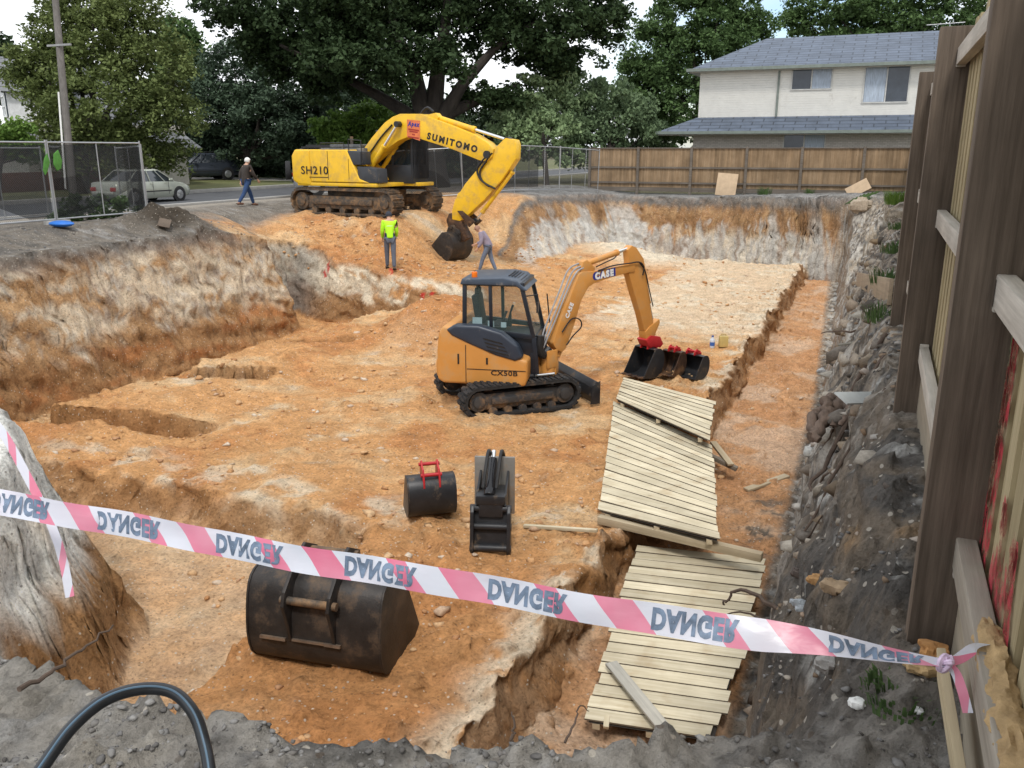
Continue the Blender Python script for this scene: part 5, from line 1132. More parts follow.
Mb = Matrix.Translation((pb.x+.36*Hb*math.cos(yb), pb.y+.36*Hb*math.sin(yb), pb.z-Hb*.92)) @ Matrix.Rotation(yb+math.pi, 4, 'Z')
bucket('bucket', Mb, .54, Hb*.84, bkt_b, mini, 4, ear_m=redp, ear='top', edge=bkt_r, ear_top=.02)

# ---- loose buckets and attachment
def loose_bucket(name, label, px, py, yaw, w, H, m, teeth, ear_m, ear, edge=None, tilt=0., group=None, ear_top=.22):
    p = on_ground(px, py, 5.); t = thing(name, label, 'bucket', p, yaw, group)
    t.rotation_euler = (0, tilt, yaw)
    bucket('shell', Matrix.Translation((-.4*H, 0, -.02)), w, H, m, t, teeth, ear_m, ear, edge, ear_top=ear_top); return t
loose_bucket('excavator_bucket', 'rust brown toothed bucket with a red mount beside the bucket on the orange arm', 672, 373, yb+math.pi+.12, .42, .50, bkt_r, 4, redp, 'top', bkt_r, 0, None, .1)
loose_bucket('excavator_bucket', 'smooth dark bucket with a red mount, farthest right of the buckets by the orange arm', 691, 375, yb+math.pi+.05, .62, .48, bkt_b, 0, redp, 'top', bkt_b, 0, None, .1)
loose_bucket('excavator_bucket', 'small black bucket with bright red mounting bracket alone on the orange clay', 431, 515, R(127), .60, .56, bkt_b, 0, redp, 'top', None, R(4), None, .2)
loose_bucket('excavator_bucket', 'huge worn dark steel bucket with teeth and welded lugs behind the danger tape', 330, 657, R(98), 1.30, .92, bkt, 5, bkt, 'back', None, R(8), None)
def hitch():
    p = on_ground(490, 556, 5.); t = thing('hydraulic_breaker_plate', 'black hydraulic attachment with hoses standing on the orange clay', 'attachment', p, R(108))
    M_ = Matrix.Rotation(R(12), 4, 'Y')
    for s in (-1, 1):
        b = MB(); b.prism([(0, 0), (.1, .0), (.14, .1), (.12, .52), (.08, .60), (-.02, .60), (-.06, .52), (-.04, .06)], (0, 0), (1, 0), .045, s*.22)
        b.xf(M_); b.build('frame_cheek', bkt_b, t, bevel=.012)
    b = MB()
    for z in (.08, .34, .56): b.cyl((.03, -.25, z), (.03, .25, z), .045, 12)
    b.box((.07, 0, .3), (.03, .42, .5)); b.xf(M_); b.build('crossbar', bkt_b, t, bevel=.006)
    b = MB(); b.box((.35, 0, .56), (.5, .30, .24)); b.box((.2, 0, .66), (.22, .36, .12)); b.build('neck', bkt_b, t, bevel=.03)
    b = MB()
    for s in (-1, 1): b.prism([(.1, .6), (.2, .72), (.62, .86), (.8, .76), (.78, .5), (.4, .45)], (0, 0), (1, 0), .03, s*.17)
    b.build('head_plate', bkt_b, t, bevel=.01)
    b = MB(); b.cyl((.15, .02, .70), (.6, .02, 1.0), .055, 14); b.cyl((.15, .02, .70), (.22, .02, .75), .07, 14); b.build('ram', mat('glossy_black', (.012, .012, .014), .2), t, bevel=.006)
    MB().cyl((.6, .02, 1.0), (.72, .02, 1.06), .03, 12).build('rod', chrome, t)
    for k, y in enumerate((-.06, .1)): MB().tube(catmull([(.2, y, .78), (.35, y-.02, 1.0), (.55, y-.03, 1.12), (.72, y-.04, 1.02), (.74, y-.06, .82)]), .022, 8).build('hose', hose_m, t)
    b = MB(); b.prism([(.55, .3), (.62, 1.02), (.66, 1.02), (.62, .28)], (0, 0), (1, 0), .5, 0); b.build('blade_plate', mat('grey_plate', (.25, .24, .22), .5, .5, dirt=dust, damt=.3), t, bevel=.004)
    return t
hitch()
# ------------------------------------------------------------------ cars
def loft(b, secs, close=True):
    rings = [b.vs(s) for s in secs]; n = len(rings[0])
    for a, c in zip(rings, rings[1:]):
        for k in range(n): b.face([a[k], a[(k+1) % n], c[(k+1) % n], c[k]])
    if close: b.face(rings[0][::-1]); b.face(rings[-1])
    return b
car_trim = mat('car_black_trim', (.02, .02, .022), .5); tyre_m = mat('tyre', (.02, .02, .021), .85); rim_m = mat('alloy_rim', (.45, .46, .47), .3, .7)
lamp_c = mat('headlamp_glass', (.6, .62, .64), .1, spec=.8); lamp_r = mat('tail_lamp', (.35, .02, .02), .2); car_glass = mat('car_window', (.02, .025, .03), .06, var=.2, spec=.7)
def wheel(parent, x, y, r, w=.19):
    b = MB(); s = 1 if y > 0 else -1
    b.cyl((x, y-s*w, r), (x, y, r), r, 24); o = b.build('wheel', tyre_m, parent, bevel=.03)
    q = MB(); q.cyl((x, y-s*.02, r), (x, y+s*.006, r), r*.64, 20)
    for k in range(5): a = k*1.2566; q.beam((x, y+s*.008, r), (x+r*.6*math.cos(a), y+s*.008, r+r*.6*math.sin(a)), .05, .02, (0, 1, 0))
    q.build('rim', rim_m, o, bevel=.004)
def car(name, label, pos, yaw, paint, prof, cabin, wid, wb, wr, rails=False, cat='car'):
    """prof: lower-body stations (x, z_bottom, z_belt, half width); cabin: (x_base, x_roof) of screen bottoms and roof ends, roof height"""
    t = thing(name, label, cat, pos, yaw); b = MB()
    secs = []
    for x, zb, zt, hw in prof:
        secs.append([(x, -hw*.9, zb), (x, -hw, zb+.14), (x, -hw*1.0, (zb+zt)/2+.05), (x, -hw*.93, zt-.04), (x, -hw*.8, zt), (x, hw*.8, zt), (x, hw*.93, zt-.04), (x, hw, (zb+zt)/2+.05), (x, hw, zb+.14), (x, hw*.9, zb)])
    loft(b, secs); body = b.build('body', paint, t, angle=50)
    (xa, xb, xc, xd, zbelt, zr) = cabin; h0, h1 = wid*.90, wid*.70; b = MB()
    base = [(xa, zbelt-.03, h0), (xd, zbelt-.03, h0)]
    def ring(f, grow=0.):   # f 0 at belt .. 1 at roof
        x0, x1 = xa+(xb-xa)*f, xd+(xc-xd)*f; h = h0+(h1-h0)*f+grow; z = zbelt-.03+(zr-zbelt+.03)*f
        return [(x0, -h*.92, z), (x0+.12, -h, z), (x1-.12, -h, z), (x1, -h*.92, z), (x1, h*.92, z), (x1-.12, h, z), (x0+.12, h, z), (x0, h*.92, z)]
    loft(b, [ring(0), ring(.93), [(x*.96+.04*(xb+xc)/2, y*.92, zr) for x, y, z in ring(1)]]); b.build('greenhouse', car_glass, t, angle=50)
    b = MB(); r1 = ring(.9, .004); loft(b, [[(x, y, z) for x, y, z in r1], [(x, y, z) for x, y, z in ring(.97, .004)], [(x*.95+.05*(xb+xc)/2, y*.9, zr+.015) for x, y, z in ring(1)]]); rf = b.build('roof', paint, t, angle=60)
    b = MB()
    for s in (-1, 1):
        for f in ((xa, xb), (xa+(xd-xa)*.47, xb+(xc-xb)*.45), (xd, xc)) + (((xa+(xd-xa)*.78, xb+(xc-xb)*.8),) if xd-xa > 2.6 else ()):
            i_ = -1 if f[0] == xd else 1 if f[0] == xa else 0
            b.beam((f[0]+i_*.06, s*(h0+.004), zbelt-.03), (f[1]+i_*.06, s*(h1+.004), zr-.02), .02, .085 if i_ else .07, (0, 1, 0))
    b.build('pillar', paint, t)
    for x in (-wb/2, wb/2):
        for s in (-1, 1):
            a = MB(); a.cyl((x, s*(wid-.10), wr), (x, s*(wid+.003), wr), wr*1.16, 22); a.build('wheel_arch', car_trim, t); wheel(t, x, s*(wid+.012), wr)
    f, r = prof[-1], prof[0]
    for s in (-1, 1):
        MB().box((f[0]-.10, s*f[3]*.72, f[2]-.12), (.26, .34, .13)).build('headlight', lamp_c, t, bevel=.03)
        MB().box((r[0]+.05, s*r[3]*.78, r[2]-.14), (.16, .30, .17)).build('tail_light', lamp_r, t, bevel=.03)
        for x in (-wb*.02, wb*.30): MB().box((x-.25, s*(wid+.004), (prof[3][2])-.13), (.16, .02, .03)).build('door_handle', paint, t)
        MB().box((xd-.35, s*(wid+.07), zbelt+.05), (.14, .16, .11)).build('mirror', paint, t, bevel=.03)
        q = MB(); q.box((0, s*(wid*.995), prof[3][1]+.30), (wb*.62, .02, .05))
        for x in (xa+.55, (xa+xd)/2, xd-.45): q.box((x, s*(wid+.002), (prof[3][1]+prof[3][2])/2+.05), (.012, .012, prof[3][2]-prof[3][1]-.2))
        q.build('side_moulding', car_trim, t)
    MB().box((f[0]-.02, 0, f[1]+.16), (.16, f[3]*1.7, .16)).build('bumper', car_trim if rails else paint, t, bevel=.05); MB().box((r[0]+.02, 0, r[1]+.16), (.16, r[3]*1.7, .16)).build('bumper', car_trim if rails else paint, t, bevel=.05)
    MB().box((r[0]-.03, 0, r[2]-.3), (.02, .38, .11)).build('number_plate', white_i, t)
    if rails:
        for s in (-1, 1): MB().tube([(xb+.1, s*h1*.9, zr+.02), (xb+.15, s*h1*.9, zr+.08), (xc-.15, s*h1*.9, zr+.08), (xc-.1, s*h1*.9, zr+.02)], .022, 6).build('roof_rail', car_trim, t)
    return t
silver = mat('silver_gold_paint', (.40, .42, .36), .25, .35, var=.05, scale=2)
p = Vector((-27.3, 26.95, -.53))
sed_prof = [(-2.2, .32, .78, .72), (-2.1, .24, .92, .80), (-1.6, .2, .97, .86), (-.6, .2, .95, .86), (.6, .2, .93, .86), (1.2, .2, .90, .85), (1.8, .22, .80, .80), (2.12, .25, .68, .72), (2.2, .32, .6, .64)]
car('silver_sedan', 'silver gold sedan parked on the street beside the mesh fence', p, R(90), silver, sed_prof, (-1.62, -.95, .35, 1.12, .93, 1.42), .86, 2.62, .31).scale = (.9, .9, .9)
suvp = [(-2.25, .4, .95, .78), (-2.18, .3, 1.1, .86), (-1.5, .26, 1.12, .92), (-.5, .26, 1.1, .92), (.6, .26, 1.09, .92), (1.2, .26, 1.07, .90), (1.85, .3, .98, .85), (2.2, .36, .82, .76), (2.26, .42, .7, .7)]
dk = mat('dark_metallic_paint', (.05, .06, .08), .2, .3, var=.1)
p = at_d(203, 184, 56); p.z = -.37
car('dark_suv', 'dark blue grey wagon parked across the street in the tree shade', p, R(-118), dk, suvp, (-2.1, -1.75, .3, 1.05, 1.1, 1.66), .92, 2.75, .36, True)
p = Vector((-21.9, 34.6, -.53)); grs = mat('grey_silver_paint', (.28, .30, .33), .3, .4, var=.06)
four = car('parked_four_wheel_drive', 'grey four wheel drive with tailgate spare wheel parked behind the yellow excavator', Vector((-22.1, 33.6, gnd(-22.1, 33.6)+.0)), R(38), grs, [(x, zb+.1, zt+.1, hw) for x, zb, zt, hw in suvp], (-2.15, -2.0, .3, .95, 1.2, 1.92), .92, 2.8, .40, True)
MB().cyl((-2.33, .1, 1.08), (-2.55, .1, 1.08), .40, 24).build('spare_wheel', tyre_m, four, bevel=.05)
b = MB()
for k in range(5): b.box((-1.7+.45*k, 0, 2.05), (.05, 1.3, .04))
b.box((-.8, -.62, 2.07), (2.0, .04, .05)); b.box((-.8, .62, 2.07), (2.0, .04, .05)); b.box((-.8, 0, 2.12), (1.6, 1.0, .1)); b.build('roof_rack', car_trim, four)

# ------------------------------------------------------------------ people
def skin_mesh(name, verts, edges, radii, m, parent, sub=2, root=0):
    me = bpy.data.meshes.new(name); me.from_pydata([tuple(v) for v in verts], edges, [])
    o = bpy.data.objects.new(name, me); COL.objects.link(o)
    sk = o.modifiers.new('skin', 'SKIN'); sk.use_smooth_shade = True
    lay = me.skin_vertices[0].data if me.skin_vertices else None
    if lay is None: return None
    for i, r in enumerate(radii):
        lay[i].radius = (r, r) if not hasattr(r, '__len__') else r; lay[i].use_root = (i == root)
    su = o.modifiers.new('sub', 'SUBSURF'); su.levels = sub; su.render_levels = sub
    bpy.context.view_layer.update()
    me2 = bpy.data.meshes.new_from_object(o.evaluated_get(bpy.context.evaluated_depsgraph_get())); me2.name = name
    bpy.data.objects.remove(o); me2.materials.clear()
    me2.polygons.foreach_set('use_smooth', [True]*len(me2.polygons))
    return link(name, me2, m, parent)
skin_t = mat('skin', (.50, .30, .21), .55, var=.08)
def ensure_skin(me):
    pass
refl_m = mat('reflective_tape', (.55, .56, .55), .4)
def person(label, pos, yaw, lean, legs, arms, top_m, trou_m, shoe_m, hair_m, sleeve=True, head_pitch=0., hem=.0, bottom_m=None, bulk=1., scale=1., cap=False):
    t = thing('person', label, 'person', pos, yaw); t.scale = (scale,)*3
    def rot(v, a): return Vector((v[0]*math.cos(a)+v[2]*math.sin(a), v[1], -v[0]*math.sin(a)+v[2]*math.cos(a)))
    J = {}
    hip = Vector((0, 0, .95)); J['pel'] = hip
    for s, nm, (a, k) in ((1, 'L', legs[0]), (-1, 'R', legs[1])):
        h = hip+Vector((0, s*.095, -.04)); kn = h+Vector((math.sin(a), 0, -math.cos(a)))*.44; an = kn+Vector((math.sin(a-k), 0, -math.cos(a-k)))*.42
        J['h'+nm], J['k'+nm], J['a'+nm] = h, kn, an; J['f'+nm] = an+Vector((.17*math.cos(max(-.5, k-a) if False else 0), s*.02, -.05)); J['e'+nm] = an+Vector((-.05, 0, -.055))
    low = min(J['aL'].z, J['aR'].z); dz = .085-low
    for s, nm in ((1, 'L'), (-1, 'R')):
        pass
    sp = hip+rot((0, 0, .24), lean); ch = hip+rot((0, 0, .44), lean*1.1); nk = hip+rot((0, 0, .57), lean*1.15)
    hd = nk+rot((.02, 0, .11), lean*1.0+head_pitch); ht = hd+rot((.01, 0, .11), lean+head_pitch)
    J.update(sp=sp, ch=ch, nk=nk, hd=hd, ht=ht)
    for s, nm, (a, e, o_) in ((1, 'L', arms[0]), (-1, 'R', arms[1])):
        sh = ch+rot((0, s*.175, .04), lean); el = sh+Vector((math.sin(a)*.29, s*o_, -math.cos(a)*.29)); wr_ = el+Vector((math.sin(a+e)*.25, -s*o_*.3, -math.cos(a+e)*.25))
        J['s'+nm], J['l'+nm], J['w'+nm] = sh, el, wr_
    for v in J.values(): v.z += dz
    V_, E_, R_ = [], [], []
    def add(p, r, par=None): V_.append(Vector(p)); R_.append(r); (E_.append((par, len(V_)-1)) if par is not None else None); return len(V_)-1
    pel = add(J['pel'], (.12, .11)); spi = add(J['sp'], (.125, .105), pel); che = add(J['ch'], (.14, .11), spi); nek = add(J['nk'], .058, che)
    h0 = add(J['nk'].lerp(J['hd'], .55), .07, nek); h1 = add(J['hd'], .088, h0); h2 = add(J['ht'], .07, h1)
    fw = rot((1, 0, -.05), lean+head_pitch); add(J['hd']+fw*.10, .022, h1)
    for nm, s in (('L', 1), ('R', -1)):
        h = add(J['h'+nm], .092, pel); k = add(J['k'+nm], .06, h); c = add(J['k'+nm].lerp(J['a'+nm], .35), .058, k); a = add(J['a'+nm], .04, c); add(J['f'+nm], .038, a)
        s_ = add(J['s'+nm], .062, che); l = add(J['l'+nm], .045, s_); w = add(J['w'+nm], .031, l)
        d = (J['w'+nm]-J['l'+nm]).normalized(); pm = add(J['w'+nm]+d*.065, (.036, .024), w); sd = Vector((d.z, 0, -d.x)); sd = sd if sd.length > .1 else Vector((1, 0, 0)); sd.normalize()
        for q, ln in ((-.027, .07), (-.009, .082), (.009, .078), (.027, .062)):
            f1 = add(J['w'+nm]+d*.10+sd*q, .0105, pm); f2 = add(J['w'+nm]+d*(.10+ln*.55)+sd*q*1.1+Vector((0, -s*.012, 0)), .0095, f1); add(J['w'+nm]+d*(.09+ln)+sd*q+Vector((0, -s*.035, 0)), .008, f2)
        t1 = add(J['w'+nm]+d*.05+sd*.045, .012, pm); add(J['w'+nm]+d*.095+sd*.058+Vector((0, -s*.01, 0)), .010, t1)
    skin_mesh('body', V_, E_, R_, skin_t, t)
    # clothes
    V_, E_, R_ = [], [], []; g = bulk
    a00 = add(J['pel']+Vector((0, 0, -.10+hem)), (.162*g, .142*g)); a0 = add(J['pel']+Vector((0, 0, .05)), (.16*g, .14*g), a00); a1 = add(J['sp'], (.155*g, .13*g), a0); a2 = add(J['ch'], (.172*g, .142*g), a1); a3 = add(J['ch'].lerp(J['nk'], .7), .098*g, a2)
    for nm in 'LR':
        s_ = add(J['s'+nm], .09*g, a2); l = add(J['l'+nm], .062*g, s_)
        if sleeve: add(J['l'+nm].lerp(J['w'+nm], .92), .048*g, l)
    top = skin_mesh('jacket', V_, E_, R_, top_m, t)
    if bottom_m:
        V_, E_, R_ = [], [], []; a0 = add(J['pel']+Vector((0, 0, -.12)), (.172*g, .152*g)); a1 = add(J['pel'].lerp(J['sp'], .4), (.170*g, .149*g), a0); add(J['pel'].lerp(J['sp'], .85), (.166*g, .140*g), a1)
        skin_mesh('jacket_band', V_, E_, R_, bottom_m, t)
    if bottom_m:
        for f_ in (.25, .62):
            V_, E_, R_ = [], [], []; c0 = J['sp'].lerp(J['ch'], f_); dd_ = (J['ch']-J['sp']).normalized(); r_ = (.183, .157)
            a0 = add(c0-dd_*.03, r_); add(c0+dd_*.03, r_, a0); skin_mesh('reflective_band', V_, E_, R_, refl_m, t)
    V_, E_, R_ = [], [], []; a0 = add(J['pel'], (.137, .122))
    for nm in 'LR':
        h = add(J['h'+nm], .108, a0); k = add(J['k'+nm], .077, h); add(J['k'+nm].lerp(J['a'+nm], .5), .07, k); 
        add(J['a'+nm], .058, len(V_)-1)
    skin_mesh('trousers', V_, E_, R_, trou_m, t)
    for nm in 'LR':
        V_, E_, R_ = [], [], []; a = add(J['a'+nm]+Vector((-.02, 0, 0)), .055); add(J['e'+nm]+Vector((0, 0, .012)), .042, a); f = add(J['a'+nm].lerp(J['f'+nm], .55)+Vector((0, 0, -.01)), .046, a); add(J['f'+nm]+Vector((.03, 0, .012)), .04, f)
        skin_mesh('shoe', V_, E_, R_, shoe_m, t)
    b = MB(); b.ball((0, 0, 0), .108, 14, 10, (1.06, .92, 1.05)); bm = b.bm
    kill = [v for v in bm.verts if (v.co.x > .055 and v.co.z < .035) or v.co.z < -.075]; bmesh.ops.delete(bm, geom=kill, context='VERTS')
    ax = (J['ht']-J['hd']).normalized(); yv = Vector((0, 1, 0)); xv = yv.cross(ax).normalized(); Mx = Matrix((xv, yv, ax)).transposed().to_4x4(); Mx.translation = J['hd']+ax*.035-xv*.008
    b.xf(Mx); b.build('cap' if cap else 'hair', hair_m, t, angle=80)
    if cap:
        b = MB(); b.ball((.10, 0, .035), .085, 12, 6, (1., .85, .10)); b.xf(Mx); b.build('cap_brim', hair_m, t)
    return t
jean = lambda n, c: mat(n, c, .85, var=.2, scale=9, bmp=.2, bscale=60)
hv_y = mat('hi_vis_yellow', (.42, .85, .02), .7, var=.1, scale=6); hv_n = jean('navy_band', (.014, .02, .05))
q1 = Vector((-14.45, 24.35, 0)); q1.z = gnd(q1.x, q1.y)
p = on_ground(391, 270, 10.)
person('man in lime yellow and navy work shirt standing below the yellow excavator', (p.x, p.y, gnd(p.x, p.y)-.02), R(125), R(6), ((R(14), R(4)), (R(-6), R(3))), ((R(6), R(30), .04), (R(4), R(42), .05)), hv_y, jean('grey_work_trousers', (.10, .115, .15)), jean('dark_boots', (.05, .04, .03)), jean('dark_cap', (.03, .035, .05)), True, R(14), .09, hv_n, 1.02, 1.04, True)
p = on_ground(491, 277, 10.)
person('stooping man in a pale mauve shirt behind the orange excavator cab', (-11.95, 26.6, gnd(-11.95, 26.6)-.02), R(195), R(24), ((R(24), R(8)), (R(-14), R(8))), ((R(-4), R(40), .05), (R(2), R(66), .05)), jean('mauve_shirt', (.24, .21, .27)), jean('faded_jeans', (.12, .15, .21)), jean('brown_boots', (.1, .06, .04)), jean('grey_brown_hair', (.3, .17, .12)), True, R(18), .0, None, 1.14, .96)
person('elderly man in a dark brown jacket and blue jeans walking along the street', (-21.6, 26.3, gnd(-21.6, 26.3)-.01), R(75), R(7), ((R(27), R(10)), (R(-25), R(14))), ((R(-24), R(22), .07), (R(20), R(25), .07)), jean('brown_jacket', (.035, .028, .024)), jean('blue_jeans', (.02, .05, .13)), jean('brown_shoes', (.14, .07, .045)), jean('white_hair', (.62, .62, .60)), True, R(6), -.10, None, 1.14, 1.02)

# ------------------------------------------------------------------ timber panels lying over the trench
w_deck = wood('pale_deck_boards', (.50, .43, .29), (.73, .66, .50), 0, 30, .3, .8, stain=(.40, .30, .18))
w_deck_s = wood('pale_rail_boards', (.36, .29, .19), (.56, .47, .33), 0, 30, .3)
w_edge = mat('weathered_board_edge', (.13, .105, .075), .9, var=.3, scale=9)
gap_shade_m = mat('painted_gap_shade', (.04, .034, .028), .95)  # shade between the boards, put into one dark colour
def deck(label, A, B_, C_, D_, n, rails=3, drop=None, th=.018, jag=.018, group='timber panels laid over the trench'):
    """boards run A->B (far end) ... D->C (near end); local x follows the boards"""
    A, B_, C_, D_ = map(Vector, (A, B_, C_, D_)); o = D_; xd = (C_-D_); yaw = math.atan2(xd.y, xd.x)
    t = thing('timber_deck', label, 'timber panel', o, yaw, group); inv = (Matrix.Translation(o) @ Matrix.Rotation(yaw, 4, 'Z')).inverted()
    A, B_, C_, D_ = (inv @ v for v in (A, B_, C_, D_)); nrm = (C_-D_).cross(A-D_).normalized(); b = MB()
    for i in range(n):
        f0, f1 = (i+.02)/n, (i+.985)/n; j0, j1 = rng.normal()*jag*.5, rng.normal()*jag; tw = rng.normal()*.004
        l0, r0, l1, r1 = D_.lerp(A, f0), C_.lerp(B_, f0), D_.lerp(A, f1), C_.lerp(B_, f1); ex = (r0-l0).normalized()
        hi, lo = th*.9, th*1.4
        q = [l0+ex*j0+nrm*(lo+tw), r0+ex*j1+nrm*(lo-tw), r1+ex*j1+nrm*(hi-tw), l1+ex*j0+nrm*(hi+tw)]
        q2 = [v-nrm*th for v in q]; a = b.vs(q); c = b.vs(q2); b.face(a); b.face(c[::-1])
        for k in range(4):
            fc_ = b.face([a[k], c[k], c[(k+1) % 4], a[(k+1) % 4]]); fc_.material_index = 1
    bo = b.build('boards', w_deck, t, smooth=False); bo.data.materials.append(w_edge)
    r = MB(); r.bm.faces.new([r.bm.verts.new(v-nrm*(th*.6)) for v in (D_.lerp(C_, .02), D_.lerp(C_, .98), A.lerp(B_, .98), A.lerp(B_, .02))]); r.build('gap_shade_sheet', gap_shade_m, t, smooth=False)  # added dark sheet under the boards, painted shade for the gaps
    for k in range(rails):
        f = .08+.84*k/(rails-1); r = MB(); r.beam(D_.lerp(C_, f)-nrm*.05, A.lerp(B_, f)-nrm*.05, .07, .06, nrm); r.build('rail', w_deck_s, t)
    return t
dz_ = lambda px, py, z: at_z(px, py, z)
deck('long pale timber panel bridging from the clay pad over the trench', dz_(614, 402, -3.06), dz_(712, 446, -2.98), dz_(720, 541, -3.0), dz_(599, 511, -3.06), 17)
deck('short pale timber panel lying across the far end of the long panel', dz_(624, 378, -3.0), dz_(715, 402, -2.88), dz_(709, 441, -2.80), dz_(616, 400, -2.96), 9)
deck('near pale timber panel lying down in the trench behind the danger tape', dz_(636, 546, -3.42), dz_(768, 560, -3.42), dz_(716, 741, -3.62), dz_(586, 721, -3.62), 19, jag=.03)
def plank(label, a, b_, w, h, m=None, name='timber_offcut', cat='plank', group='loose timber offcuts in the trench', up=(0, 0, 1)):
    a, b_ = Vector(a), Vector(b_); d = b_-a; L_ = d.length; o = MB().box((0, 0, 0), (L_, w, h)).build(name, m or w_deck_s, bevel=.004)
    x = d.normalized(); y = Vector(up).cross(x).normalized(); z = x.cross(y); Mw = Matrix((x, y, z)).transposed().to_4x4(); Mw.translation = (a+b_)/2; o.matrix_world = Mw
    return tag(o, label, cat, group)
bz = -3.14
plank('heavy bearer beam under the near end of the long panel', dz_(599, 519, bz), dz_(762, 557, bz), .10, .10, w_deck_s, 'bearer_beam', 'beam', None)
plank('loose plank lying slantwise on the near timber panel', dz_(611, 663, -3.48), dz_(672, 738, -3.52), .13, .03, wood('grey_plank', (.34, .33, .29), (.55, .52, .45), 0, 30))
plank('short plank alone on the trench floor right of the panels', on_ground(746, 492, 6)+Vector((0, 0, .03)), on_ground(787, 478, 6)+Vector((0, 0, .03)), .13, .04)
plank('thin grey bearer end sticking out beneath the upper panels', dz_(690, 446, -3.35), dz_(737, 469, -3.6), .09, .07, wood('dark_beam', (.16, .14, .11), (.28, .24, .19), 0, 30))
plank('short pale offcut propped on the dark bearer end', dz_(713, 442, -3.35), dz_(731, 465, -3.52), .11, .04)
plank('long pale stick on the clay beside the black hydraulic attachment', on_ground(524, 529, 5)+Vector((0, 0, .03)), on_ground(597, 537, 5)+Vector((0, 0, .06)), .05, .04, w_deck, 'timber_stake', 'stake')
plank('small peg standing at the near edge of the near panel', dz_(607, 716, -3.5), dz_(606, 728, -3.55), .05, .05, w_deck)
ra, rb_ = on_ground(857, 284, 8.), on_ground(889, 305, 6.)
plank('broad retaining board on the bank between fence posts', ra+Vector((0, 0, .06)), rb_+Vector((0, 0, .12)), .04, .26, wood('retaining_timber', (.30, .23, .16), (.46, .37, .26), 0, 25), 'retaining_board', 'board', None)

# ------------------------------------------------------------------ danger tape
def tape_mat():
    m, nt, N, L, P = new_mat('danger_tape')
    s = N.new('ShaderNodeSeparateXYZ'); L.new(coord(nt, 'UV'), s.inputs[0])
    q = math_n(nt, 'FRACT', math_n(nt, 'ADD', math_n(nt, 'SUBTRACT', s.outputs[0], math_n(nt, 'MULTIPLY', s.outputs[1], -.16)), 40.))
    c = ramp(nt, q, [(0., (.74, .80, .90)), (.225, (.80, .20, .33)), (.46, (.74, .80, .90)), (.86, (.80, .20, .33))], 'CONSTANT')
    c = mixc(nt, ramp(nt, noise(nt, 5., 3, .5), [(.35, 0.), (.7, .35)]), c, (.82, .66, .74))
    L.new(c, P.inputs['Base Color']); P.inputs['Roughness'].default_value = .28
    t = N.new('ShaderNodeBsdfTranslucent'); L.new(c, t.inputs['Color']); mx = N.new('ShaderNodeMixShader'); mx.inputs[0].default_value = .35
    L.new(P.outputs[0], mx.inputs[1]); L.new(t.outputs[0], mx.inputs[2]); L.new(mx.outputs[0], N['Material Output'].inputs['Surface'])
    L.new(bump(nt, noise(nt, 18, 3, .5, coord(nt, 'Object', (1, 1, 3))), .12, .01), P.inputs['Normal'])
    return m
tape_m = tape_mat(); tw_ = .078
TA, TB = at_d(-60, 489.5, 2.66), at_d(945, 664, 1.96)
def tape_pos(f): 
    p = TA.lerp(TB, f); p.z -= .018*4*f*(1-f)+.0035*math.sin(f*19)+.002*math.sin(f*47); return p
TL = (TB-TA).length; td = (TB-TA).normalized()
def tape_frame(f):
    side = Vector((0, 0, 1))-td*td.z; side.normalize(); out = td.cross(side); tw = R(8)+R(74)*max(0, (f-.72)/.28)**1.3
    if f < .15: tw += R(30)*(.15-f)/.15
    narrow = 1-.65*max(0, (f-.86)/.14)
    return side*math.cos(tw)-out*math.sin(tw), narrow
def rip_(f): return .0045*math.sin(f*38)+.003*math.sin(f*97+1)+.003*math.sin(f*23+2)*math.sin(f*61)
def f_of_px(px):
    lo, hi = -.2, 1.2
    for _ in range(40):
        m_ = (lo+hi)/2; p = TA.lerp(TB, m_); v = p-Vector((0, 0, EYE)); r = v.x*math.cos(YAW)+v.y*math.sin(YAW); f = -v.x*math.sin(YAW)+v.y*math.cos(YAW)
        dpt = f*math.cos(PIT)-v.z*math.sin(PIT)
        if 512+F*r/dpt < px: lo = m_
        else: hi = m_
    return lo
words = [f_of_px(x) for x in (20, 128.5, 249, 380, 527, 695, 876)]
wl_ = np.array(words)*TL; per_ = float(np.mean(np.diff(wl_)))
tape = thing('danger_tape', 'pink and white tape printed upside down with DANGER stretched across the whole view', 'tape', tape_pos(.5))
o0 = tape_pos(.5)
bm = bmesh.new(); uvl = bm.loops.layers.uv.new('UVMap'); nT = 160; rows = []
for i in range(nT+1):
    f = i/nT; p = tape_pos(f); sd2, nar = tape_frame(f); rip = rip_(f)
    rows.append([bm.verts.new(p-o0+sd2*tw_*(v-.5)*nar+td.cross(sd2)*(rip*math.sin(v*3.1)+.006*(4*(v-.5)**2)*(1-nar))) for v in (0, .25, .5, .75, 1)])
def phase(f): return float(np.interp(f*TL, wl_, np.arange(len(wl_)), left=(f*TL-wl_[0])/(wl_[1]-wl_[0]), right=6+(f*TL-wl_[-1])/(wl_[-1]-wl_[-2])))
for i in range(nT):
    for k in range(4):
        fc = bm.faces.new([rows[i][k], rows[i+1][k], rows[i+1][k+1], rows[i][k+1]]); fc.smooth = True
        for l, (ii_, kk) in zip(fc.loops, ((i, k), (i+1, k), (i+1, k+1), (i, k+1))): l[uvl].uv = (phase(ii_/nT)+.86-.19, kk/4)
me = bpy.data.meshes.new('ribbon'); bm.to_mesh(me); bm.free(); link('ribbon', me, tape_m, tape)
let_m = mat('tape_lettering', (.14, .19, .27), .5, var=.5, scale=30)
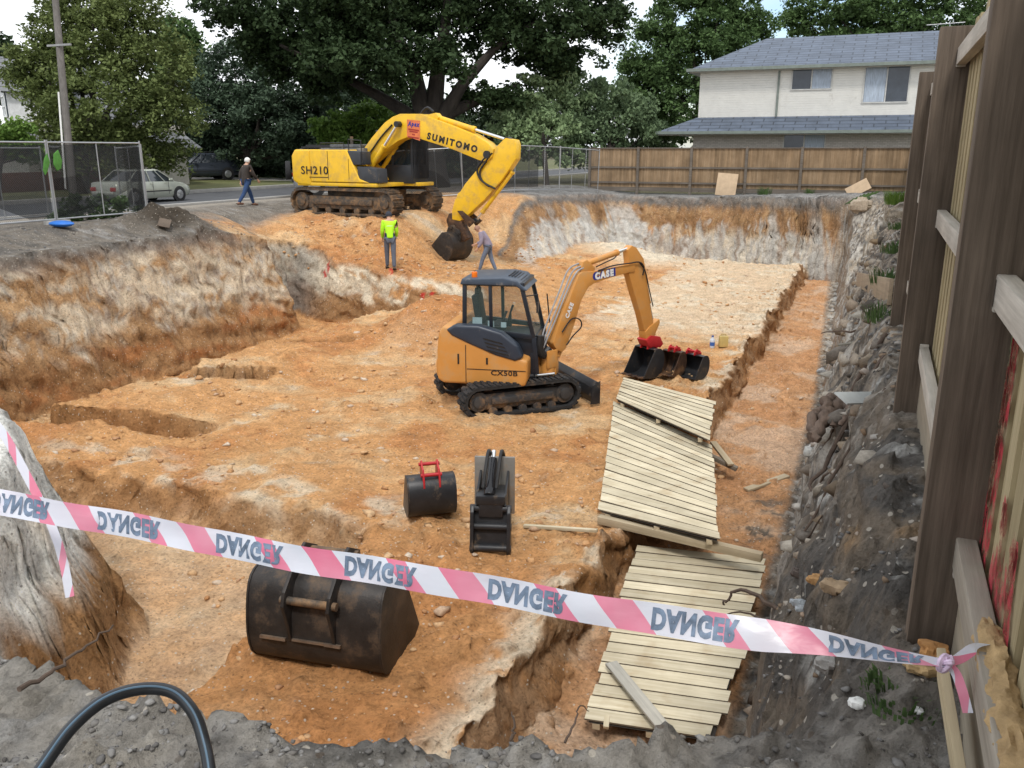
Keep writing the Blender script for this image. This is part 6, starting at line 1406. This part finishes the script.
for w_f, wpx in zip(words, (62, 63, 65, 77, 80, 88, 80)):
    me = text('lettering', 'DANGER', .058, None, None, None, 0.0034, 1., 0.)
    xs = [v.co.x for v in me.vertices]; ysv = [v.co.y for v in me.vertices]; half = (max(xs)-min(xs))/2; hy = (max(ysv)-min(ysv))/2; mxx = (max(xs)+min(xs))/2; my = (max(ysv)+min(ysv))/2
    Lw = per_*.52
    for v in me.vertices:
        f = w_f+((v.co.x-mxx)/half*Lw/2)/TL; vv = -(v.co.y-my)/hy*.37      # printed side seen upside down
        sd2, nar = tape_frame(f); n_ = td.cross(sd2); 
        toward = 1 if n_.dot(Vector((0, 0, EYE))-tape_pos(f)) > 0 else -1
        rip = rip_(f)
        v.co = tape_pos(f)-o0+sd2*tw_*vv*nar+n_*(rip*math.sin((vv+.5)*3.1)+.006*(4*vv**2)*(1-nar)+toward*.0012)
    me.materials.clear(); link('lettering', me, let_m, tape)
# knot round the split rail and its loose ends
b = MB(); kp = TB-o0
for k in range(3): b.tube(catmull([kp+Vector((.012*math.cos(a+k), .012*math.sin(a*1.3), .014*math.sin(a+k*2))) for a in np.linspace(0, 6, 8)], 3), .007, 6)
b.build('knot', mat('tape_knot', (.55, .42, .55), .35, var=.35, scale=60), tape)
def ribbon(pts, w, name, parent, o, m=tape_m, sd=(0, 0, 1), uo=0.):
    P_ = catmull(pts, 6); bm = bmesh.new(); uvl = bm.loops.layers.uv.new('UVMap'); rows = []; s = 0
    for i, p in enumerate(P_):
        t_ = (P_[min(i+1, len(P_)-1)]-P_[max(i-1, 0)]).normalized(); a = t_.cross(Vector(sd)); a = a.normalized() if a.length > .05 else Vector((1, 0, 0)); 
        if i: s += (p-P_[i-1]).length
        rows.append((bm.verts.new(p-o-a*w/2), bm.verts.new(p-o+a*w/2), s))
    for a, c in zip(rows, rows[1:]):
        f = bm.faces.new([a[0], c[0], c[1], a[1]]); f.smooth = True
        for l, uvv in zip(f.loops, ((a[2], 0), (c[2], 0), (c[2], 1), (a[2], 1))): l[uvl].uv = (uvv[0]/per_+uo, uvv[1])
    me = bpy.data.meshes.new(name); bm.to_mesh(me); bm.free(); return link(name, me, m, parent)
ribbon([TB, at_d(960, 658, 1.96), at_d(975, 648, 1.94), at_d(990, 646, 1.97), at_d(999, 656, 2.03), at_d(1000, 672, 2.06)], .026, 'loop', tape, o0, sd=(.3, 1, .2), uo=.25)
ribbon([TB, at_d(955, 672, 1.95), at_d(962, 690, 1.93), at_d(968, 713, 1.92)], .022, 'loose_end', tape, o0, sd=(.2, 1, 0), uo=.1)
p0_ = at_d(30, 500, 2.8)
tl = ribbon([at_d(-30, 395, 2.8), at_d(2, 432, 2.8), at_d(28, 478, 2.8), at_d(50, 522, 2.78), at_d(63, 560, 2.76), at_d(70, 597, 2.75)], .026, 'tape_tail', None, p0_, sd=(-.85, .62, -.45), uo=.3); tl.location = p0_
tag(tl, 'loose twisted end of warning tape hanging down behind the main tape at left', 'tape')
# black pipe arching out of the ground
hp_ = [at_d(*q) for q in ((20, 800, 1.62), (44, 765, 1.66), (72, 727, 1.72), (105, 700, 1.78), (140, 689, 1.83), (172, 692, 1.86), (193, 712, 1.86), (204, 742, 1.84), (210, 775, 1.80), (214, 830, 1.74))]
o_ = Vector((hp_[4].x, hp_[4].y, 0)); b = MB(); b.tube(catmull([q-o_ for q in hp_], 6), .0135, 14); t = b.build('black_pipe', mat('black_poly_pipe', (.012, .014, .017), .32, var=.3, scale=20, spec=.5, dirt=(.1, .09, .08), damt=.1)); t.location = o_
tag(t, 'black plastic pipe with a blue stripe arching over the near soil', 'pipe')
b = MB(); cp = catmull([q-o_ for q in hp_], 6); tow = (Vector((0, 0, EYE))-hp_[4]).normalized(); b.tube([q+tow*.0118+Vector((-.002, 0, .0045)) for q in cp], .0026, 6); b.build('stripe', mat('pipe_stripe', (.07, .12, .17), .4), t)

# ------------------------------------------------------------------ roots, sticks and bits on the banks
root_m = mat('dry_root', (.085, .06, .045), .95, var=.35, scale=20, bmp=.4, bscale=60)
def stick(name, label, pts, r, m=root_m, cat='stick', group='roots and sticks in the broken banks'):
    pts = [Vector(p) for p in pts]; o = pts[0].copy(); P_ = catmull([p-o for p in pts], 5); n = len(P_)
    P_ = [p+Vector(rng.normal(size=3))*r*.5 for p in P_]
    ob = MB().tube(P_, [r*(1-.75*i/n) for i in range(n)], 7).build(name, m); ob.location = o; return tag(ob, label, cat, group)
g = lambda x, y, dz=0.: Vector((x, y, gnd(x, y)+dz))
stick('root', 'long dark root poking over the near edge below the white clay', [at_d(18, 690, 2.32), at_d(50, 672, 2.42), at_d(82, 650, 2.5), at_d(112, 626, 2.55)], .008)
stick('twig', 'thin upright twig at the near lip left of the near panel', [at_d(511, 745, 2.3), at_d(514, 730, 2.31), at_d(512, 712, 2.32)], .006)
stick('twig', 'bent twig over the near edge in front of the near panel', [at_d(565, 742, 2.35), at_d(575, 722, 2.4), at_d(580, 706, 2.42), at_d(590, 712, 2.44)], .004)
stick('root', 'forked root hanging over the corner of the near panel', [at_d(780, 612, 5.3), at_d(745, 590, 5.6), at_d(728, 598, 5.7), at_d(722, 606, 5.75)], .016)
stick('root', 'thin root trailing over the near panel under the tape', [at_d(790, 640, 4.6), at_d(760, 618, 5.0), at_d(735, 612, 5.3), at_d(715, 618, 5.5)], .010)
stick('root', 'dark root sticking out over the trench from the bank', [g(.05, 10.2, .02), at_d(868, 328, 9.9), at_d(846, 331, 10.3), at_d(822, 333, 10.6)], .022)
stick('branch', 'grey branch lying on the bank below the retaining board', [g(.2, 9.2, .05), at_d(868, 336, 9.6), at_d(840, 343, 9.9)], .035, mat('grey_branch', (.2, .19, .16), .9, var=.3, scale=14))
for k, (y, lab) in enumerate(((6.6, 'brown root tangle beside the grey offcut on the bank'), (7.4, 'root loop above the brown root tangle'), (5.6, 'thin root below the second fence post'))):
    stick('root', lab, [g(.18, y+.5, .02), g(-.05, y+.1, .07), g(-.22, y-.2, .05), g(-.1, y-.55, .02)], .026-.006*k)
# crumpled brown sacking and a metal offcut on the bank
p = g(-.10, 7.0, .0)
b = MB(); 
for k, (pts, r0) in enumerate(((((.12, .42, .04), (.02, .2, .12), (-.08, -.05, .10), (-.16, -.36, .02)), .085), (((.10, .36, .10), (-.06, .22, .16), (-.10, 0, .17), (-.04, -.22, .08)), .06), (((-.12, .30, .02), (-.14, .1, .08), (-.2, -.15, .07), (-.13, -.42, 0)), .055), (((.05, .1, .16), (.08, -.1, .18), (.02, -.3, .1)), .04))):
    c_ = catmull(pts, 6); b.tube([p_+Vector(rng.normal(size=3))*.012 for p_ in c_], [r0*(1.05-.6*i/len(c_))*(.85+.3*rng.random()) for i in range(len(c_))], 10)
o = b.build('root_stump', mat('brown_stump', (.12, .085, .065), .95, var=.4, scale=9, bmp=.8, bscale=20, stretch=(3, .5, 3)), angle=80); o.location = p; tag(o, 'gnarled brown root stump lying on the bank against the second post', 'stump')
o = MB().box((0, 0, 0), (.52, .13, .014)).build('metal_offcut', mat('grey_sheet', (.40, .42, .41), .6, var=.15), bevel=.003); o.location = g(.06, 6.35, .10); o.rotation_euler = (R(24), R(8), R(54)); tag(o, 'pale grey flat offcut beside the root stump', 'offcut')
def lump(name, label, p, r, m, cat, sc=(1, 1, .7), group=None, seed=1):
    b = MB(); b.ball((0, 0, 0), r, 22, 14, sc)
    for v in b.bm.verts:
        c = v.co; k = float(fbm(np.array([c.x/r*1.1+seed*7]), np.array([c.y/r*1.1+c.z/r*.9]), 1.3, 4, seed)[0]); v.co = c*(1+.5*k); v.co = Vector((round(v.co.x/r*2.2)/2.2*r*.35+v.co.x*.65, round(v.co.y/r*2.2)/2.2*r*.35+v.co.y*.65, round(v.co.z/r*2.2)/2.2*r*.35+v.co.z*.65))
    o = b.build(name, m, angle=28); o.location = p; return tag(o, label, cat, group)
cm = mat('broken_concrete', (.30, .29, .27), .95, var=.25, scale=12, bmp=.6, bscale=40, dirt=(.12, .1, .085), damt=.4, dscale=8)
clay_l = mat('yellow_clay_lump', (.36, .245, .12), .98, var=.3, scale=14, bmp=.9, bscale=36)
cst = lambda n, c: mat(n, c, .95, var=.3, scale=14, bmp=.6, bscale=36)
lump('concrete_lump', 'grey broken concrete lump under the tape on the near bank', on_ground(827, 672)+Vector((0, 0, .03)), .055, cm, 'rubble lump', (1, .9, .7), None, 3)
lump('clay_lump', 'rusty orange clod at the foot of the nearest post above the tape', at_d(934, 650, 2.48), .042, cst('rusty_clod', (.40, .20, .07)), 'clod', (1.2, .8, .55), None, 5)
lump('clay_lump', 'small tan clod at the foot of the nearest post just under the tape', at_d(920, 668, 2.4), .035, clay_l, 'clod', (1.2, .8, .5), None, 6)
for k, (px, py, r, lab, c) in enumerate(((837, 592, .055, 'tan round stone largest on the near bank', (.33, .24, .15)), (815, 588, .04, 'orange stone next to the largest tan stone', (.42, .24, .10)), (800, 611, .045, 'pale blue grey stone below the orange stone', (.36, .39, .41)), (786, 640, .05, 'pale stone at the end of the near panel', (.42, .40, .35)), (800, 578, .05, 'dark clod above the orange stone', (.09, .07, .06)), (855, 706, .022, 'white plaster scrap on the near bank below the concrete lump', (.75, .75, .72)), (918, 714, .012, 'tiny white ball on the near bank below the tape knot', (.8, .8, .78)), (812, 455, .08, 'white clay block at the trench edge', (.38, .38, .36)), (822, 372, .1, 'bluish white clay block high on the trench edge', (.38, .395, .40)), (836, 300, .13, 'white clay block near the retaining board', (.42, .42, .40)), (862, 208, .45, 'heap of pale rubble in the far right corner', (.36, .30, .23)))):
    lump('stone', lab, on_ground(px, py, 1.6)+Vector((0, 0, r*.2)), r, cst('stone_%d' % k, c), 'stone', (1.1, .9, .7), 'larger stones on the right bank', 11+k)
# rotten yellow earth caked along the split rail
b = MB(); nr, ns = 110, 22; rows = []
for i in range(nr+1):
    f = i/nr; y = 2.22-1.2*f; e = min(1, f*9, (1-f)*9); row = []
    for k in range(ns):
        a = 2*math.pi*k/ns; q = .5+.6*float(fbm(np.array([y*9+a*.9]), np.array([a*1.6+y*2]), 1.4, 5, 71)[0])+.3*float(fbm(np.array([y*30]), np.array([a*5]), 1.3, 3, 72)[0])
        r = max(.004, .036*e*(.55+q)); row.append(b.bm.verts.new((.352+r*.9*math.cos(a), y, .392+r*.75*math.sin(a))))
    rows.append(row)
for p_, q_ in zip(rows, rows[1:]):
    for k in range(ns): b.face([p_[k], p_[(k+1) % ns], q_[(k+1) % ns], q_[k]])
o = b.build('caked_earth', clay_l, angle=60); tag(o, 'yellow crumbly earth caked along the top of the split lower rail', 'earth')
b = MB(); b.box((0, 0, 0), (.022, .62, .10)); o = b.build('split_board', wood('splintered_board', (.40, .32, .20), (.55, .46, .30), 1, 30, .8), bevel=.004); o.location = (.292, 1.93, .18); o.rotation_euler = (R(6), R(-8), R(2)); tag(o, 'splintered pale board hanging below the split lower rail', 'board')
# drink bottle and yellow block on the pad edge
p = on_ground(712, 348, 8); t = thing('drink_bottle', 'blue and white bottle standing on the pad beside the yellow block', 'bottle', p)
b = MB(); b.tube([(0, 0, 0), (0, 0, .2), (0, 0, .25), (0, 0, .28)], [.06, .06, .03, .025], 16); b.build('bottle_body', mat('bottle_white', (.55, .6, .68), .3), t, bevel=.01)
MB().cyl((0, 0, .06), (0, 0, .15), .062, 16).build('bottle_label', mat('bottle_blue', (.04, .12, .4), .4), t); MB().cyl((0, 0, .28), (0, 0, .31), .028, 12).build('bottle_cap', mat('bottle_cap_blue', (.03, .08, .3), .4), t)
p = on_ground(723, 348, 8); t = thing('fuel_can', 'faded yellow square can standing on the pad beside the bottle', 'can', p, R(20))
MB().box((0, 0, .14), (.22, .16, .28)).build('can_body', mat('faded_yellow_plastic', (.50, .38, .14), .6, dirt=dust, damt=.3), t, bevel=.03)
MB().tube([(-.08, 0, .27), (-.06, 0, .32), (.04, 0, .32), (.06, 0, .27)], .013, 8).build('can_handle', mat('can_handle_plastic', (.4, .3, .1), .6), t)
# palm frond and weeds on the far right bank
b = MB(); p = on_ground(857, 205, 15); 
for k in range(15):
    a = -.5+k/14.; b.poly([(a, 0, .15), (a+.35, .16*(1-abs(a)), .18+.03*(k % 2)), (a+.4, .13*(1-abs(a)), .17), (a+.05, 0, .14)]); b.poly([(a, 0, .15), (a+.35, -.16*(1-abs(a)), .18), (a+.4, -.13*(1-abs(a)), .17), (a+.05, 0, .14)])
o = b.build('palm_frond', L_right, smooth=False); o.location = p; o.rotation_euler = (R(20), R(-14), R(40)); o.scale = (1.4, 1.4, 1.4); tag(o, 'green palm frond lying on the far right rubble', 'frond')
def weed(label, p, h, n, m=L_right, w=.3):
    t = thing('weed_clump', label, 'weeds', p, 0, 'weeds along the fences'); b = MB()
    for k in range(n):
        a = rng.random()*6.28; r = rng.random()**.6*w; x, y = r*math.cos(a), r*math.sin(a); l = h*(.25+.85*rng.random()); dx, dy = math.cos(a)*l*.4, math.sin(a)*l*.4; s = .004+.006*h
        q = Vector((-math.sin(a), math.cos(a), 0))*s; c = Vector((x, y, -.02)); m1 = c+Vector((dx*.4, dy*.4, l*.65)); e = c+Vector((dx, dy, l*.8)); v = b.vs([c-q, c+q, m1+q, m1-q]); b.face(v); w_ = b.vs([m1-q, m1+q, e]); b.face(w_)
    b.build('blades', m, t, smooth=False); return t
fx = lambda y, d=.06: float(x_fence(np.float64(y)))-d
for x, y, h, n, lab in ((fx(11.4), 11.4, .25, 220, 'grass tuft by the retaining board'), (fx(14.6), 14.6, .22, 200, 'weeds behind the third fence post'), (fx(19), 19., .2, 160, 'weeds halfway along the side fence'), (fx(26), 26., .4, 300, 'tall weeds near the far end of the side fence'), (fx(34, .2), 34., .6, 460, 'bright weeds in the far corner by the side fence'), (fx(39.5, .4), 39.5, .5, 340, 'weeds behind the palm frond'), (.2, 2.3, .05, 160, 'small grass tuft under the tape knot'), (-4.9, 42.6, .45, 220, 'green weeds under the back fence'), (-2.9, 42.7, .3, 150, 'low weeds under the back fence near the right corner'), (fx(8.9), 8.9, .2, 160, 'thin grass at the third post foot')):
    weed(lab, g(x, y), h, n, L_bright if h > .52 else L_right, .08+.6*h)
o = MB().box((0, 0, 0), (.30, .5, .02)).build('timber_offcut', w_post, bevel=.004)
p = on_ground(165, 228, 10.); o.location = p+Vector((0, 0, .1)); o.rotation_euler = (R(20), R(15), R(40)); tag(o, 'dark flat timber scrap on the dirt heap below the silver sedan', 'timber scrap', None)
